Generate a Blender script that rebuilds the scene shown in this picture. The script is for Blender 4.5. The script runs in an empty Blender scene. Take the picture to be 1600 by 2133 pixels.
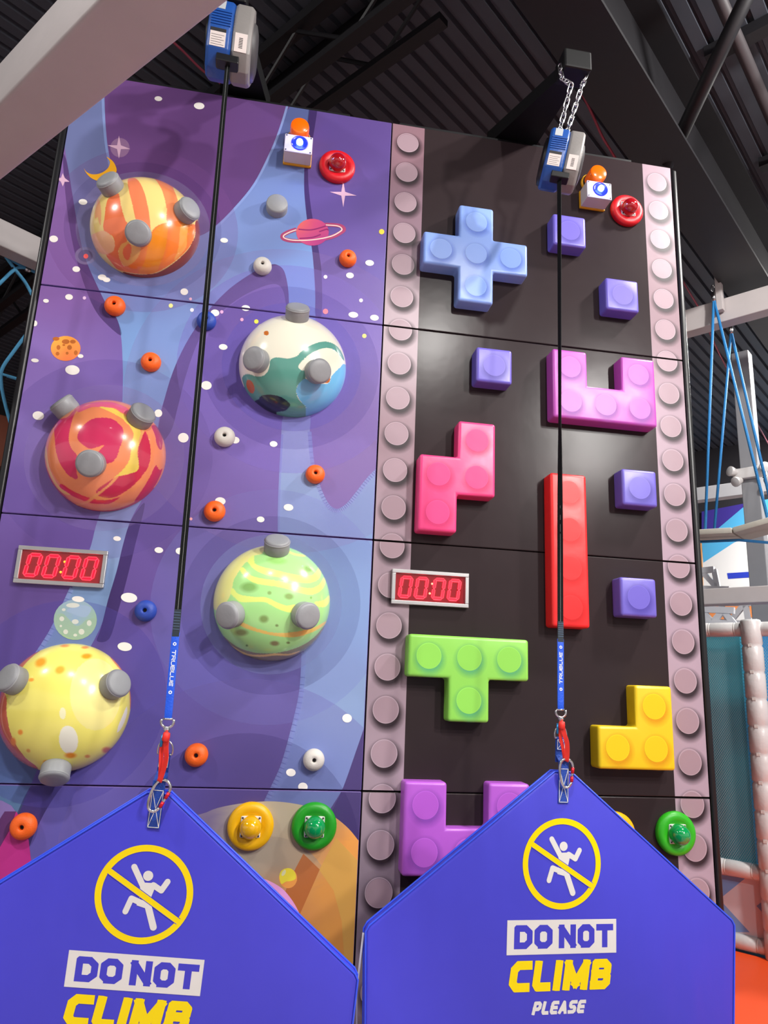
import bpy, bmesh, math, random
import numpy as np
from mathutils import Vector, Matrix
from mathutils.geometry import tessellate_polygon

random.seed(7)
SC = bpy.context.scene
COL = SC.collection
PI = math.pi

# ------------------------------------------------------------------ camera
F_PX, IW, IH = 1491.64, 1600, 2133
CAM = np.array([-0.5101, -3.591, 1.7085])
YAW, PITCH, ROLL = 0.1547, 0.2386, 0.0421

def cam_axes():
    cy, sy = math.cos(YAW), math.sin(YAW)
    f = np.array([sy * math.cos(PITCH), cy * math.cos(PITCH), math.sin(PITCH)])
    r = np.array([cy, -sy, 0.0])
    u = np.cross(r, f)
    c, s = math.cos(ROLL), math.sin(ROLL)
    return np.array([c * r + s * u, -s * r + c * u, f])
AX = cam_axes()
camd = bpy.data.cameras.new('camera')
camd.sensor_fit = 'VERTICAL'
camd.sensor_height = 36.0
camd.lens = F_PX / IH * 36.0
camd.clip_start, camd.clip_end = 0.05, 200
camo = bpy.data.objects.new('camera', camd)
COL.objects.link(camo)
M = Matrix.Identity(4)
for i in range(3):
    M[i][0], M[i][1], M[i][2], M[i][3] = AX[0][i], AX[1][i], -AX[2][i], CAM[i]
camo.matrix_world = M
SC.camera = camo

# ------------------------------------------------------------------ world, lights, exposure
SC.view_settings.view_transform = 'Standard'
SC.view_settings.look = 'None'
SC.view_settings.gamma = 1.0
SC.view_settings.use_curve_mapping = False
SC.view_settings.exposure = 0.0
world = bpy.data.worlds.new('world')
SC.world = world
world.use_nodes = True
world.node_tree.nodes['Background'].inputs[0].default_value = (1.0, 0.955, 0.955, 1)
world.node_tree.nodes['Background'].inputs[1].default_value = 0.61

def lamp(name, loc, target, power, size, color=(1, .97, .93), spread=PI):
    l = bpy.data.lights.new(name, 'AREA')
    l.shape = 'DISK'; l.size = size; l.energy = power; l.color = color; l.spread = spread
    o = bpy.data.objects.new(name, l)
    COL.objects.link(o)
    o.location = loc
    d = Vector(target) - Vector(loc)
    o.rotation_euler = d.to_track_quat('-Z', 'Y').to_euler()
    return o
# unseen flood lamps high in the hall: key lamps plus added fill
lamp('unseen_lamp', (1.6, -6.0, 6.75), (-0.1, 0, 2.1), 52, .3, spread=1.6)
lamp('unseen_lamp', (5.0, -8.0, 5.9), (0.9, 0, 1.8), 42, .4, spread=1.35)
lamp('unseen_lamp', (4.4, -6.6, 6.3), (-1.4, 0, 2.6), 84, .3, spread=1.6)
lamp('unseen_lamp', (-1.2, -4.6, 6.8), (-1.2, -3.4, 0), 120, .4, spread=1.3)  # added fill: bounces off the floor onto the beam underside
lamp('unseen_lamp', (-5.2, -3.0, 6.5), (-2.2, -1.6, 3.2), 120, .4)
lamp('unseen_lamp', (6.5, 2.6, 6.4), (5.0, 3.2, 1.5), 420, .4)  # unseen fill, powered up to brighten the far steel beams
lamp('unseen_lamp', (3.6, -1.6, 6.5), (3.6, 1.8, 1.2), 270, .4)  # unseen fill, aimed and powered up for the padded frame and right beam
lamp('unseen_lamp', (9.0, 6.5, 6.4), (9.6, 7.6, 2.5), 420, .5)

# ------------------------------------------------------------------ pixel helpers
def ray(px, py):
    d = np.array([(px - IW / 2) / F_PX, -(py - IH / 2) / F_PX, 1.0]) @ AX
    return d
def Wp(px, py, y=0.0):
    d = ray(px, py)
    return CAM + d * ((y - CAM[1]) / d[1])
def Zp(px, py, z):
    d = ray(px, py)
    return CAM + d * ((z - CAM[2]) / d[2])
UU = np.array([math.sin(math.radians(50.5)), math.cos(math.radians(50.5)), 0.0])   # direction of the roof ribs
VV = np.array([-UU[1], UU[0], 0.0])
Q0 = np.array([3.0, 1.46, 0.0])                                                    # foot of the play frame
def Qp(px, py, d=0.0, n=UU, o=Q0):
    r = ray(px, py)
    return CAM + r * ((np.dot(o - CAM, n) + d) / np.dot(r, n))
def xz(pts, y=0.0):
    return [(float(p[0]), float(p[2])) for p in (Wp(a, b, y) for a, b in pts)]

# ------------------------------------------------------------------ materials
def lin(c):
    if isinstance(c, str):
        c = c.lstrip('#')
        c = tuple(int(c[i:i + 2], 16) / 255 for i in (0, 2, 4))
        c = tuple(x / 12.92 if x <= .04045 else ((x + .055) / 1.055) ** 2.4 for x in c)
    return tuple(c[:3])
MATS = {}
def mat(name, color, rough=.5, metal=0.0, bump=0.0, bscale=60, var=.06, vscale=9, emit=0, trans=0, alpha=1, coat=0, spec=.5, stretch=None):
    if name in MATS:
        return MATS[name]
    m = bpy.data.materials.new(name); m.use_nodes = True
    nt = m.node_tree; b = nt.nodes['Principled BSDF']
    c = lin(color)
    tc = nt.nodes.new('ShaderNodeTexCoord')
    nz = nt.nodes.new('ShaderNodeTexNoise'); nz.inputs['Scale'].default_value = vscale; nz.inputs['Detail'].default_value = 4
    nt.links.new(tc.outputs['Object'], nz.inputs['Vector'])
    mx = nt.nodes.new('ShaderNodeMix'); mx.data_type = 'RGBA'
    mx.inputs[6].default_value = tuple(x * (1 - var) for x in c) + (1,)
    mx.inputs[7].default_value = tuple(min(1, x * (1 + var)) for x in c) + (1,)
    nt.links.new(nz.outputs['Fac'], mx.inputs[0])
    nt.links.new(mx.outputs[2], b.inputs['Base Color'])
    b.inputs['Roughness'].default_value = rough
    b.inputs['Metallic'].default_value = metal
    b.inputs['Specular IOR Level'].default_value = spec
    b.inputs['Coat Weight'].default_value = coat
    b.inputs['Coat Roughness'].default_value = .06
    b.inputs['Transmission Weight'].default_value = trans
    b.inputs['Alpha'].default_value = alpha
    if emit:
        b.inputs['Emission Color'].default_value = c + (1,)
        b.inputs['Emission Strength'].default_value = emit
    if bump:
        n2 = nt.nodes.new('ShaderNodeTexNoise'); n2.inputs['Scale'].default_value = bscale; n2.inputs['Detail'].default_value = 3
        if stretch:
            mp = nt.nodes.new('ShaderNodeMapping'); mp.inputs['Scale'].default_value = stretch
            nt.links.new(tc.outputs['Object'], mp.inputs['Vector']); nt.links.new(mp.outputs[0], n2.inputs['Vector'])
        else:
            nt.links.new(tc.outputs['Object'], n2.inputs['Vector'])
        bp = nt.nodes.new('ShaderNodeBump'); bp.inputs['Strength'].default_value = bump; bp.inputs['Distance'].default_value = .03 if stretch else .01
        nt.links.new(n2.outputs['Fac'], bp.inputs['Height'])
        nt.links.new(bp.outputs['Normal'], b.inputs['Normal'])
    MATS[name] = m
    return m
def attr_mat(name, rough=.4, coat=0, alpha=False, spec=.4, bump=0):
    m = bpy.data.materials.new(name); m.use_nodes = True
    nt = m.node_tree; b = nt.nodes['Principled BSDF']
    at = nt.nodes.new('ShaderNodeAttribute'); at.attribute_name = 'Col'
    nt.links.new(at.outputs['Color'], b.inputs['Base Color'])
    b.inputs['Roughness'].default_value = rough
    b.inputs['Specular IOR Level'].default_value = spec
    b.inputs['Coat Weight'].default_value = coat
    b.inputs['Coat Roughness'].default_value = .05
    if alpha:
        nt.links.new(at.outputs['Alpha'], b.inputs['Alpha'])
    if bump:
        tc = nt.nodes.new('ShaderNodeTexCoord')
        n2 = nt.nodes.new('ShaderNodeTexNoise'); n2.inputs['Scale'].default_value = 7
        nt.links.new(tc.outputs['Object'], n2.inputs['Vector'])
        bp = nt.nodes.new('ShaderNodeBump'); bp.inputs['Strength'].default_value = bump; bp.inputs['Distance'].default_value = .01
        nt.links.new(n2.outputs['Fac'], bp.inputs['Height']); nt.links.new(bp.outputs['Normal'], b.inputs['Normal'])
    return m
PRINT = attr_mat('printed_vinyl', .33, spec=.3, bump=.12)
PRINT_A = attr_mat('printed_vinyl_overlay', .38, alpha=True, spec=.35)
SHELL = attr_mat('painted_gloss_shell', .22, coat=.8)

BLACKV = mat('black_vinyl', '#332a2c', .22, bump=.08, bscale=5, spec=.12)
PURPLEV = mat('purple_vinyl', '#6a559a', .4)
BLACKP = mat('black_paint', '#17171a', .35)
BLACKM = mat('black_steel', '#0c0c0e', .55, spec=.3)
GREYPAD = mat('grey_pad_vinyl', '#919396', .45, bump=.1, bscale=40)
STEEL = mat('polished_steel', '#d0d0d2', .22, metal=1)
ALU = mat('brushed_aluminium', '#c8c6c6', .32, metal=.85)
SCREW = mat('screw_steel', '#54504e', .4, metal=.7)
DARKHOLE = mat('dark_bolt', '#181416', .5)

# ------------------------------------------------------------------ object helpers
def thing(name, label, cat, loc=(0, 0, 0), group=None):
    o = bpy.data.objects.new(name, None); COL.objects.link(o)
    o.empty_display_size = .1
    o.location = loc
    o['label'] = label; o['category'] = cat
    if group: o['group'] = group
    return o
def tag(o, label=None, cat=None, group=None, kind=None):
    if label: o['label'] = label
    if cat: o['category'] = cat
    if group: o['group'] = group
    if kind: o['kind'] = kind
    return o
def root_of(p):
    while p is not None and p.parent is not None:
        p = p.parent
    return p
class MB:
    """collects geometry in world coordinates; build() links it as one mesh object"""
    def __init__(s):
        s.v, s.f = [], []
    def add(s, vs, fs):
        n = len(s.v)
        s.v += [tuple(float(c) for c in p) for p in vs]
        s.f += [tuple(i + n for i in f) for f in fs]
        return s
    def box(s, a, b):
        (x0, y0, z0), (x1, y1, z1) = a, b
        return s.add([(x0, y0, z0), (x1, y0, z0), (x1, y1, z0), (x0, y1, z0), (x0, y0, z1), (x1, y0, z1), (x1, y1, z1), (x0, y1, z1)],
                     [(0, 3, 2, 1), (4, 5, 6, 7), (0, 1, 5, 4), (1, 2, 6, 5), (2, 3, 7, 6), (3, 0, 4, 7)])
    def bar(s, p, q, w, h, up=(0, 0, 1), w2=None, h2=None):
        p, q = Vector(p), Vector(q)
        d = (q - p).normalized(); r = d.cross(Vector(up))
        if r.length < 1e-5: r = d.cross(Vector((0, 1, 0)))
        r.normalize(); u = r.cross(d)
        w2 = w if w2 is None else w2; h2 = h if h2 is None else h2
        vs = []
        for c, ww, hh in ((p, w, h), (q, w2, h2)):
            for a, b in ((-1, -1), (1, -1), (1, 1), (-1, 1)):
                vs.append(c + r * a * ww / 2 + u * b * hh / 2)
        return s.add(vs, [(0, 1, 2, 3)[::-1], (4, 5, 6, 7), (0, 1, 5, 4), (1, 2, 6, 5), (2, 3, 7, 6), (3, 0, 4, 7)])
    def tube(s, pts, r, n=10, closed=False, caps=True):
        pts = [Vector(p) for p in pts]; m = len(pts)
        rs = r if isinstance(r, (list, tuple)) else [r] * m
        vs, fs = [], []
        prev = None
        for i, p in enumerate(pts):
            if closed: d = pts[(i + 1) % m] - pts[i - 1]
            else: d = pts[min(i + 1, m - 1)] - pts[max(i - 1, 0)]
            d.normalize()
            if prev is None:
                a = d.cross(Vector((0, 0, 1)))
                if a.length < .05: a = d.cross(Vector((1, 0, 0)))
            else:
                a = prev - d * prev.dot(d)
            a.normalize(); prev = a
            b = d.cross(a)
            for k in range(n):
                t = 2 * PI * k / n
                vs.append(p + (a * math.cos(t) + b * math.sin(t)) * rs[i])
        for i in range(m if closed else m - 1):
            j = (i + 1) % m
            for k in range(n):
                l = (k + 1) % n
                fs.append((i * n + k, i * n + l, j * n + l, j * n + k))
        if not closed and caps:
            fs.append(tuple(range(n))[::-1]); fs.append(tuple((m - 1) * n + k for k in range(n)))
        return s.add(vs, fs)
    def lathe(s, prof, o, axis, n=32, close_end=True):
        """prof: list of (radius, height along axis)"""
        o, d = Vector(o), Vector(axis).normalized()
        a = d.cross(Vector((0, 0, 1)))
        if a.length < .05: a = d.cross(Vector((1, 0, 0)))
        a.normalize(); b = d.cross(a)
        vs, fs, rows = [], [], []
        for r, h in prof:
            if r < 1e-6:
                rows.append([len(vs)]); vs.append(o + d * h)
            else:
                rows.append(list(range(len(vs), len(vs) + n)))
                vs += [o + d * h + (a * math.cos(2 * PI * k / n) + b * math.sin(2 * PI * k / n)) * r for k in range(n)]
        for A, B in zip(rows, rows[1:]):
            for k in range(n):
                l = (k + 1) % n
                if len(A) == 1 and len(B) > 1: fs.append((A[0], B[k], B[l]))
                elif len(B) == 1 and len(A) > 1: fs.append((A[k], B[0], A[l]))
                elif len(A) > 1: fs.append((A[k], B[k], B[l], A[l]))
        return s.add(vs, fs)
    def build(s, name, m, parent=None, smooth=0, bevel=0, seg=2, label=None):
        me = bpy.data.meshes.new(name)
        off = root_of(parent).location if parent is not None else Vector((0, 0, 0))
        me.from_pydata([tuple(Vector(p) - off) for p in s.v], [], s.f)
        bm = bmesh.new(); bm.from_mesh(me)
        if bevel:
            bmesh.ops.bevel(bm, geom=[e for e in bm.edges if e.is_manifold and e.calc_face_angle(0) > .35], offset=bevel, segments=seg, affect='EDGES', profile=.5)
        bmesh.ops.recalc_face_normals(bm, faces=bm.faces)
        bm.to_mesh(me); bm.free()
        return link(name, me, m, parent, smooth, label)
def link(name, me, m, parent=None, smooth=0, label=None):
    if m is not None and not me.materials: me.materials.append(m)
    if smooth:
        for p in me.polygons: p.use_smooth = True
        if smooth > 1: me.set_sharp_from_angle(angle=math.radians(smooth))
    o = bpy.data.objects.new(name, me); COL.objects.link(o)
    if parent is not None: o.parent = parent
    if label: o['label'] = label
    return o
def copy_tree(o, parent=None):
    c = o.copy(); COL.objects.link(c); c.parent = parent
    for ch in o.children: copy_tree(ch, c)
    return c
def colored_mesh(name, verts, faces, cols, m, parent=None, smooth=0):
    me = bpy.data.meshes.new(name)
    off = root_of(parent).location if parent is not None else Vector((0, 0, 0))
    me.from_pydata([(float(p[0]) - off.x, float(p[1]) - off.y, float(p[2]) - off.z) for p in verts], [], faces)
    ca = me.color_attributes.new('Col', 'FLOAT_COLOR', 'POINT')
    ca.data.foreach_set('color', np.asarray(cols, dtype=np.float32).ravel())
    return link(name, me, m, parent, smooth)

def catmull(pts, k=5, closed=True):
    P = np.array(pts, float); n = len(P); out = []
    for i in range(n if closed else n - 1):
        if closed: p0, p1, p2, p3 = P[i - 1], P[i], P[(i + 1) % n], P[(i + 2) % n]
        else: p0, p1, p2, p3 = P[max(i - 1, 0)], P[i], P[i + 1], P[min(i + 2, n - 1)]
        for j in range(k):
            t = j / k
            out.append(.5 * (2 * p1 + (p2 - p0) * t + (2 * p0 - 5 * p1 + 4 * p2 - p3) * t * t + (3 * p1 - p0 - 3 * p2 + p3) * t ** 3))
    if not closed: out.append(P[-1])
    return [tuple(p) for p in out]
def ell(cx, cy, rx, ry, rot=0, n=26):
    c, s = math.cos(rot), math.sin(rot)
    return [(cx + rx * math.cos(t) * c - ry * math.sin(t) * s, cy + rx * math.cos(t) * s + ry * math.sin(t) * c) for t in (2 * PI * k / n for k in range(n))]

# ---- flat print laid on a panel: coloured triangles clipped to each panel
def clip_tri(poly, x0, x1, z0, z1):
    for ax, lim, sg in ((0, x0, 1), (0, x1, -1), (1, z0, 1), (1, z1, -1)):
        out = []
        for i in range(len(poly)):
            a, b = poly[i - 1], poly[i]
            da, db = sg * (a[ax] - lim), sg * (b[ax] - lim)
            if (da >= 0) != (db >= 0):
                t = da / (da - db)
                out.append(a + (b - a) * t)
            if db >= 0: out.append(b)
        poly = out
        if len(poly) < 3: return []
    return poly
GAIN = 1.2
def idw(ctrl):
    P = np.array([c[0] for c in ctrl], float); C = np.array([lin(c[1]) for c in ctrl]); C = C * .93 + C.mean(1, keepdims=True) * .07
    def f(px):
        d = ((P - np.array(px)) ** 2).sum(1) + 400.0
        w = d ** -1.6
        return np.append((w[:, None] * C).sum(0) / w.sum() * GAIN, 1.0)
    return f
def to_px(x, z, y=0.0):
    d = AX @ (np.array([x, y, z]) - CAM)
    return IW / 2 + F_PX * d[0] / d[2], IH / 2 - F_PX * d[1] / d[2]
class Print:
    def __init__(s, gain=None): s.t = []; s.n = {}; s.g = GAIN if gain is None else gain    # t: (level, alpha?, poly[n,6])
    def poly(s, pts, color, level, alpha=1.0, fn=None, cell=.12):
        """pts in metres (x,z); fn(px)->rgba gives a printed gradient"""
        k_ = s.n.get(level, 0); s.n[level] = k_ + 1; level = level + min(.9, .012 * k_)
        tris = tessellate_polygon([[Vector((p[0], p[1], 0)) for p in pts]])
        c = None if fn else np.append(np.minimum(np.array(lin(color)) * s.g, .9), alpha)
        for tr in tris:
            T = [np.array(pts[i], float) for i in tr]
            stack = [T]
            while stack:
                T = stack.pop()
                if fn:
                    L = [np.linalg.norm(T[i] - T[(i + 1) % 3]) for i in range(3)]
                    k = int(np.argmax(L))
                    if L[k] > cell:
                        a, b, e = T[k], T[(k + 1) % 3], T[(k + 2) % 3]; m_ = (a + b) / 2
                        stack += [[a, m_, e], [m_, b, e]]; continue
                s.t.append((level, alpha < 1 , [np.concatenate([p, fn(to_px(*p)) if fn else c]) for p in T]))
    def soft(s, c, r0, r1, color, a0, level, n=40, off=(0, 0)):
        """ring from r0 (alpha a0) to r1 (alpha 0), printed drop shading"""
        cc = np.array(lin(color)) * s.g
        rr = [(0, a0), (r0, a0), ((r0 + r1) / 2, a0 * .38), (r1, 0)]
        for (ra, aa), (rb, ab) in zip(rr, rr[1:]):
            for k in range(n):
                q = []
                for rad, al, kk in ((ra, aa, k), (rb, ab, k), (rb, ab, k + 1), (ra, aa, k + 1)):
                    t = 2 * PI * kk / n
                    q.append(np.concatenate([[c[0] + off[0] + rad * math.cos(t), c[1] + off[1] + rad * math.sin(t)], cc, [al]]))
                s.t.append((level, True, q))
    def stroke(s, pts, w, color, level, alpha=1.0):
        P = np.array(pts, float)
        for i in range(len(P) - 1):
            d = P[i + 1] - P[i]; L = np.linalg.norm(d)
            if L < 1e-9: continue
            n = np.array([-d[1], d[0]]) / L * w / 2; e = d / L * w * .08
            s.poly([tuple(P[i] - n - e), tuple(P[i + 1] - n + e), tuple(P[i + 1] + n + e), tuple(P[i] + n - e)], color, level, alpha)
    def build(s, name, rect, y, parent, step=.00015):
        for al in (False, True):
            V, Fc, C = [], [], []
            for lev, a, T in s.t:
                if a != al: continue
                p = clip_tri(T, *rect)
                if len(p) < 3: continue
                n = len(V)
                for q in p:
                    V.append((q[0], y - .0003 - lev * step, q[1])); C.append(q[2:])
                Fc.append(tuple(range(n, n + len(p))))
            if V:
                o = colored_mesh(name + ('_overlay' if al else ''), V, Fc, C, PRINT_A if al else PRINT, parent)
                bm = bmesh.new(); bm.from_mesh(o.data); bm.normal_update()
                bmesh.ops.reverse_faces(bm, faces=[f for f in bm.faces if f.normal.y > 0])
                bm.to_mesh(o.data); bm.free()

# ------------------------------------------------------------------ the hall
CZ = 7.0
def uv(a, b, z):                                       # roof grid coordinates -> world
    return tuple(np.array([0, 0, 0]) + UU * a + VV * b + np.array([0, 0, z]))
FLOOR = mat('grey_floor', '#a08a8a', .5, bump=.06, bscale=3, var=.12, vscale=.8)
fl = MB(); fl.add([uv(-16, -14, 0), uv(14, -14, 0), uv(14, 14, 0), uv(-16, 14, 0), uv(-16, -14, -.1), uv(14, -14, -.1), uv(14, 14, -.1), uv(-16, 14, -.1)],
       [(0, 1, 2, 3), (7, 6, 5, 4), (0, 4, 5, 1), (1, 5, 6, 2), (2, 6, 7, 3), (3, 7, 4, 0)])
floor = tag(fl.build('floor', FLOOR), 'grey floor of the play hall', kind='structure')
fm_ = MB(); fm_.add([uv(.9, -7, .012), uv(3.2, -7, .012), uv(3.2, 1, .012), uv(.9, 1, .012), uv(.9, -7, 0), uv(3.2, -7, 0), uv(3.2, 1, 0), uv(.9, 1, 0)], [(0, 1, 2, 3), (7, 6, 5, 4), (0, 4, 5, 1), (1, 5, 6, 2), (2, 6, 7, 3), (3, 7, 4, 0)])
tag(fm_.build('floor_mat', mat('orange_floor_mat', '#f0521e', .45, bump=.06, bscale=3, var=.12, vscale=.8)), 'orange padded floor mat at lower right beside the barrier', 'floor mat')
DECK = mat('dark_roof_deck', '#4e525c', .6, var=.2, vscale=2)
cb = MB(); cb.add([uv(-16, -14, CZ + .05), uv(14, -14, CZ + .05), uv(14, 14, CZ + .05), uv(-16, 14, CZ + .05), uv(-16, -14, CZ + .15), uv(14, -14, CZ + .15), uv(14, 14, CZ + .15), uv(-16, 14, CZ + .15)],
       [(3, 2, 1, 0), (4, 5, 6, 7), (0, 1, 5, 4), (1, 2, 6, 5), (2, 3, 7, 6), (3, 0, 4, 7)])
ceiling = tag(cb.build('ceiling', DECK), 'dark ribbed metal roof deck', kind='structure')
rib0 = None
for k in range(-62, 84):
    b = k * .1524
    if rib0 is None:
        r = MB(); vs = []
        for a in (-15.9, 13.9):
            for w, h in ((-.062, .05), (.062, .05), (.048, -.0), (-.048, -.0)):
                vs.append(np.array(uv(a, w, CZ + h)))
        r.add(vs, [(0, 1, 2, 3), (7, 6, 5, 4), (0, 4, 5, 1), (1, 5, 6, 2), (2, 6, 7, 3), (3, 7, 4, 0)])
        rib0 = r.build('deck_rib', DECK, ceiling); o = rib0
    else:
        o = rib0.copy(); COL.objects.link(o); o.parent = ceiling
    o.location = tuple(VV * b)
# far walls of the hall
WALLM = mat('dark_wall_paint', '#2b2a30', .7)
wb = MB()
def slab(mb, p, q, z0, z1, n, t=.12):
    p, q, n = np.array(p, float), np.array(q, float), np.array(n, float)
    vs = []
    for z in (z0, z1):
        for c in (p, q, q + n * t, p + n * t):
            vs.append((c[0], c[1], z))
    mb.add(vs, [(0, 3, 2, 1), (4, 5, 6, 7), (0, 1, 5, 4), (1, 2, 6, 5), (2, 3, 7, 6), (3, 0, 4, 7)])
AF, BF = 13.0, 12.5
slab(wb, uv(AF, -13, 0), uv(AF, 13, 0), 0, CZ, UU)
wall_back = tag(wb.build('wall_back', WALLM), 'dark far wall of the hall', kind='structure')
wl = MB(); slab(wl, uv(-15, BF, 0), uv(AF, BF, 0), 0, CZ, VV)
wall_left = tag(wl.build('wall_left', WALLM), 'dark side wall of the hall', kind='structure')

# ------------------------------------------------------------------ roof steel
JOIST = mat('black_roof_steel', '#1d1c20', .5, var=.15)
def joist(label, a, z, b0, b1, depth=.55):
    """open-web joist running along VV at roof coordinate a"""
    t = thing('roof_joist', label, 'roof joist', uv(a, (b0 + b1) / 2, z), 'black roof joists')
    m = MB(); m.bar(uv(a, b0, z), uv(a, b1, z), .12, .1); m.build('top_chord', JOIST, t)
    m = MB(); m.bar(uv(a, b0 + .6, z - depth), uv(a, b1 - .6, z - depth), .1, .06); m.build('bottom_chord', JOIST, t)
    n = int((b1 - b0 - 1.2) / .62); st = (b1 - b0 - 1.2) / n
    for i in range(n):
        x0 = b0 + .6 + i * st
        m = MB(); m.tube([uv(a, x0, z - (depth if i % 2 else 0.03)), uv(a, x0 + st, z - (.03 if i % 2 else depth))], .018, 6); m.build('web_rod', JOIST, t)
    return t
GA = Zp(1310, 200, 6.0)                                # girder passes here
gb = float(np.dot(GA, VV))
# the girder (H section) under the deck, parallel with the ribs
g = thing('roof_girder', 'wide black steel girder crossing under the roof behind the right climbing wall', 'girder', uv(5, gb, 6.2))
for nm, w, h, dz in (('lower_flange', .42, .03, -.30), ('upper_flange', .42, .03, .62), ('web', .04, .92, .16)):
    m = MB(); m.bar(uv(-3, gb, 6.2 + dz), uv(12.9, gb, 6.2 + dz), w, h); m.build(nm, JOIST, g)
for i, px in enumerate([(700, 60), (620, 215)]):
    p = Zp(px[0], px[1], 6.6)
    a = float(np.dot(p, UU))
    joist(['black open-web roof joist in view right of the raised belay device', 'black open-web roof joist just above the top of the purple mural wall'][i], a, CZ - .06, gb + .3, 12.3)
for i, px in enumerate([(1470, 170), (1480, 430), (1560, 620)]):
    p = Zp(px[0], px[1], 6.7)
    a = float(np.dot(p, UU))
    joist(['black roof joist nearest the camera right of the girder', 'second black roof joist right of the girder', 'third black roof joist right of the girder above the white beam'][i], a, CZ - .06, -12, gb - .3)
# diagonal brace pipe and a conduit
pa, pb = Zp(1388, 345, 5.9), Zp(1562, -20, 6.6)
m = MB(); m.tube([pa, pa + (pb - pa) * 1.6], .055, 12)
tag(m.build('brace_pipe', JOIST, smooth=1), 'thick black diagonal pipe bracing the roof at upper right', 'pipe')
pa, pb = Zp(1500, 0, 6.85), Zp(1600, 300, 6.85)
m = MB(); m.tube([pa - UU * 3, pa + UU * 9], .05, 10)
tag(m.build('conduit', mat('grey_conduit', '#4a4548', .5), smooth=1), 'dark grey conduit running along the deck ribs', 'pipe')
RED = mat('red_wire', '#b04a60', .5)
w0 = [Zp(x, y, 6.1) for x, y in [(1105, -30), (1128, 40), (1150, 80), (1178, 130), (1210, 190), (1235, 240), (1255, 285), (1282, 330), (1330, 420), (1425, 590), (1460, 650), (1500, 740), (1560, 850), (1620, 960)]]
m = MB(); m.tube(catmull(w0, 4, False), .011, 6)
tag(m.build('red_wire', RED, smooth=1), 'red wire strung under the roof past the chains', 'wire')
w0 = [Zp(x, y, 6.0) for x, y in [(330, 60), (380, 105), (420, 145), (455, 170), (487, 192), (520, 215)]]
m = MB(); m.tube(catmull(w0, 4, False), .009, 6)
tag(m.build('red_wire', RED, smooth=1), 'thin red wire under the roof behind the upper belay device', 'wire')

# ------------------------------------------------------------------ climbing walls
WL, WR, TOPZ = 1.805, 1.808, 4.998
ROWS = [(0.0, 1.22), (1.22, 2.44), (2.44, 3.66), (3.66, TOPZ)]
def climbing_wall(label, x0, x1, vinyl, pr, trim_left):
    t = thing('climbing_wall', label, 'climbing wall', ((x0 + x1) / 2, .1, 0))
    m = MB(); m.box((x0 + .01, .05, 0), (x1 - .01, .34, TOPZ - .02)); m.build('frame', BLACKM, t)
    for z0, z1 in ROWS:
        m = MB(); m.box((x0 + .002, 0, z0 + .0022), (x1 - .002, .05, z1 - .0022))
        p = m.build('panel', vinyl, t, bevel=.005, seg=2)
        pr.build('mural_print', (x0 + .005, x1 - .005, z0 + .0055, z1 - .0055), 0.0, p)
    xs = x0 if trim_left else x1
    sg = -1 if trim_left else 1
    m = MB(); m.box((min(xs, xs + sg * .034), -.012, 0), (max(xs, xs + sg * .034), .34, TOPZ - .02)); m.build('side_trim', BLACKP, t, bevel=.012, seg=3, smooth=40)
    m = MB(); m.box((x0 + .05, .03, TOPZ - .02), (x0 + (x1 - x0) * .86, .12, TOPZ + .035)); m.build('top_trim', BLACKP, t)
    return t

# ---- the space mural
P1 = Print()
basec = idw([((110, 560), '#7a559a'), ((100, 450), '#7d5a9c'), ((60, 800), '#7f64ae'), ((100, 900), '#7d68ac'), ((60, 1040), '#674f98'), ((400, 800), '#6a57a6'),
             ((400, 950), '#6a57a0'), ((720, 280), '#543f80'), ((740, 450), '#5a468e'), ((760, 600), '#5f4f9a'), ((700, 700), '#6a58a8'), ((760, 850), '#6e5490'),
             ((700, 950), '#745f9b'), ((550, 1000), '#6a58a0'), ((400, 1150), '#584583'), ((300, 1200), '#5a4488'), ((100, 1150), '#5c4288'), ((60, 1280), '#553f80'),
             ((400, 1400), '#5d50a0'), ((300, 1550), '#5a4ea0'), ((500, 1500), '#5a4b8c'), ((700, 1600), '#4a3a6c'), ((560, 1600), '#4f4180'), ((150, 1660), '#584f9c'),
             ((300, 1640), '#5a50a0'), ((650, 1660), '#4a3d6e'), ((740, 1700), '#46385f'), ((500, 600), '#654d90'), ((320, 300), '#5b3a72'), ((480, 350), '#5a386e')])
bluec = idw([((170, 350), '#626a98'), ((300, 620), '#6a86bd'), ((330, 700), '#7095cc'), ((300, 820), '#7098c6'), ((560, 480), '#6a7fb5'), ((620, 250), '#4e5a8e'),
             ((610, 600), '#6a95cf'), ((620, 900), '#8a9fc0'), ((620, 1050), '#7d98c0'), ((720, 1090), '#6f88b5'), ((740, 1250), '#7d9ac4'), ((700, 1450), '#7a90b8'),
             ((620, 1600), '#6f87b8'), ((240, 1100), '#7b8fb8'), ((200, 1250), '#6a86b0'), ((20, 1630), '#4a6a90'), ((450, 560), '#7088bd')])
P1.poly([(-WL, 0), (0, 0), (0, TOPZ), (-WL, TOPZ)], '', 0, fn=basec, cell=.13)
purple_top = idw([((300, 250), '#5f3b73'), ((280, 330), '#6b4480'), ((420, 300), '#563569'), ((500, 300), '#5b3a70'), ((400, 420), '#5a3873'), ((560, 240), '#5a3a70')])
def pp(pts, col, lev, alpha=1.0, fn=None, sm=4):
    q = catmull(pts, sm) if sm else pts
    P1.poly(xz(q), col, lev, alpha, fn)
def pst(pts, w, col, lev, alpha=1.0):
    P1.stroke(xz(catmull(pts, 6, False)), w, col, lev, alpha)
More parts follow.
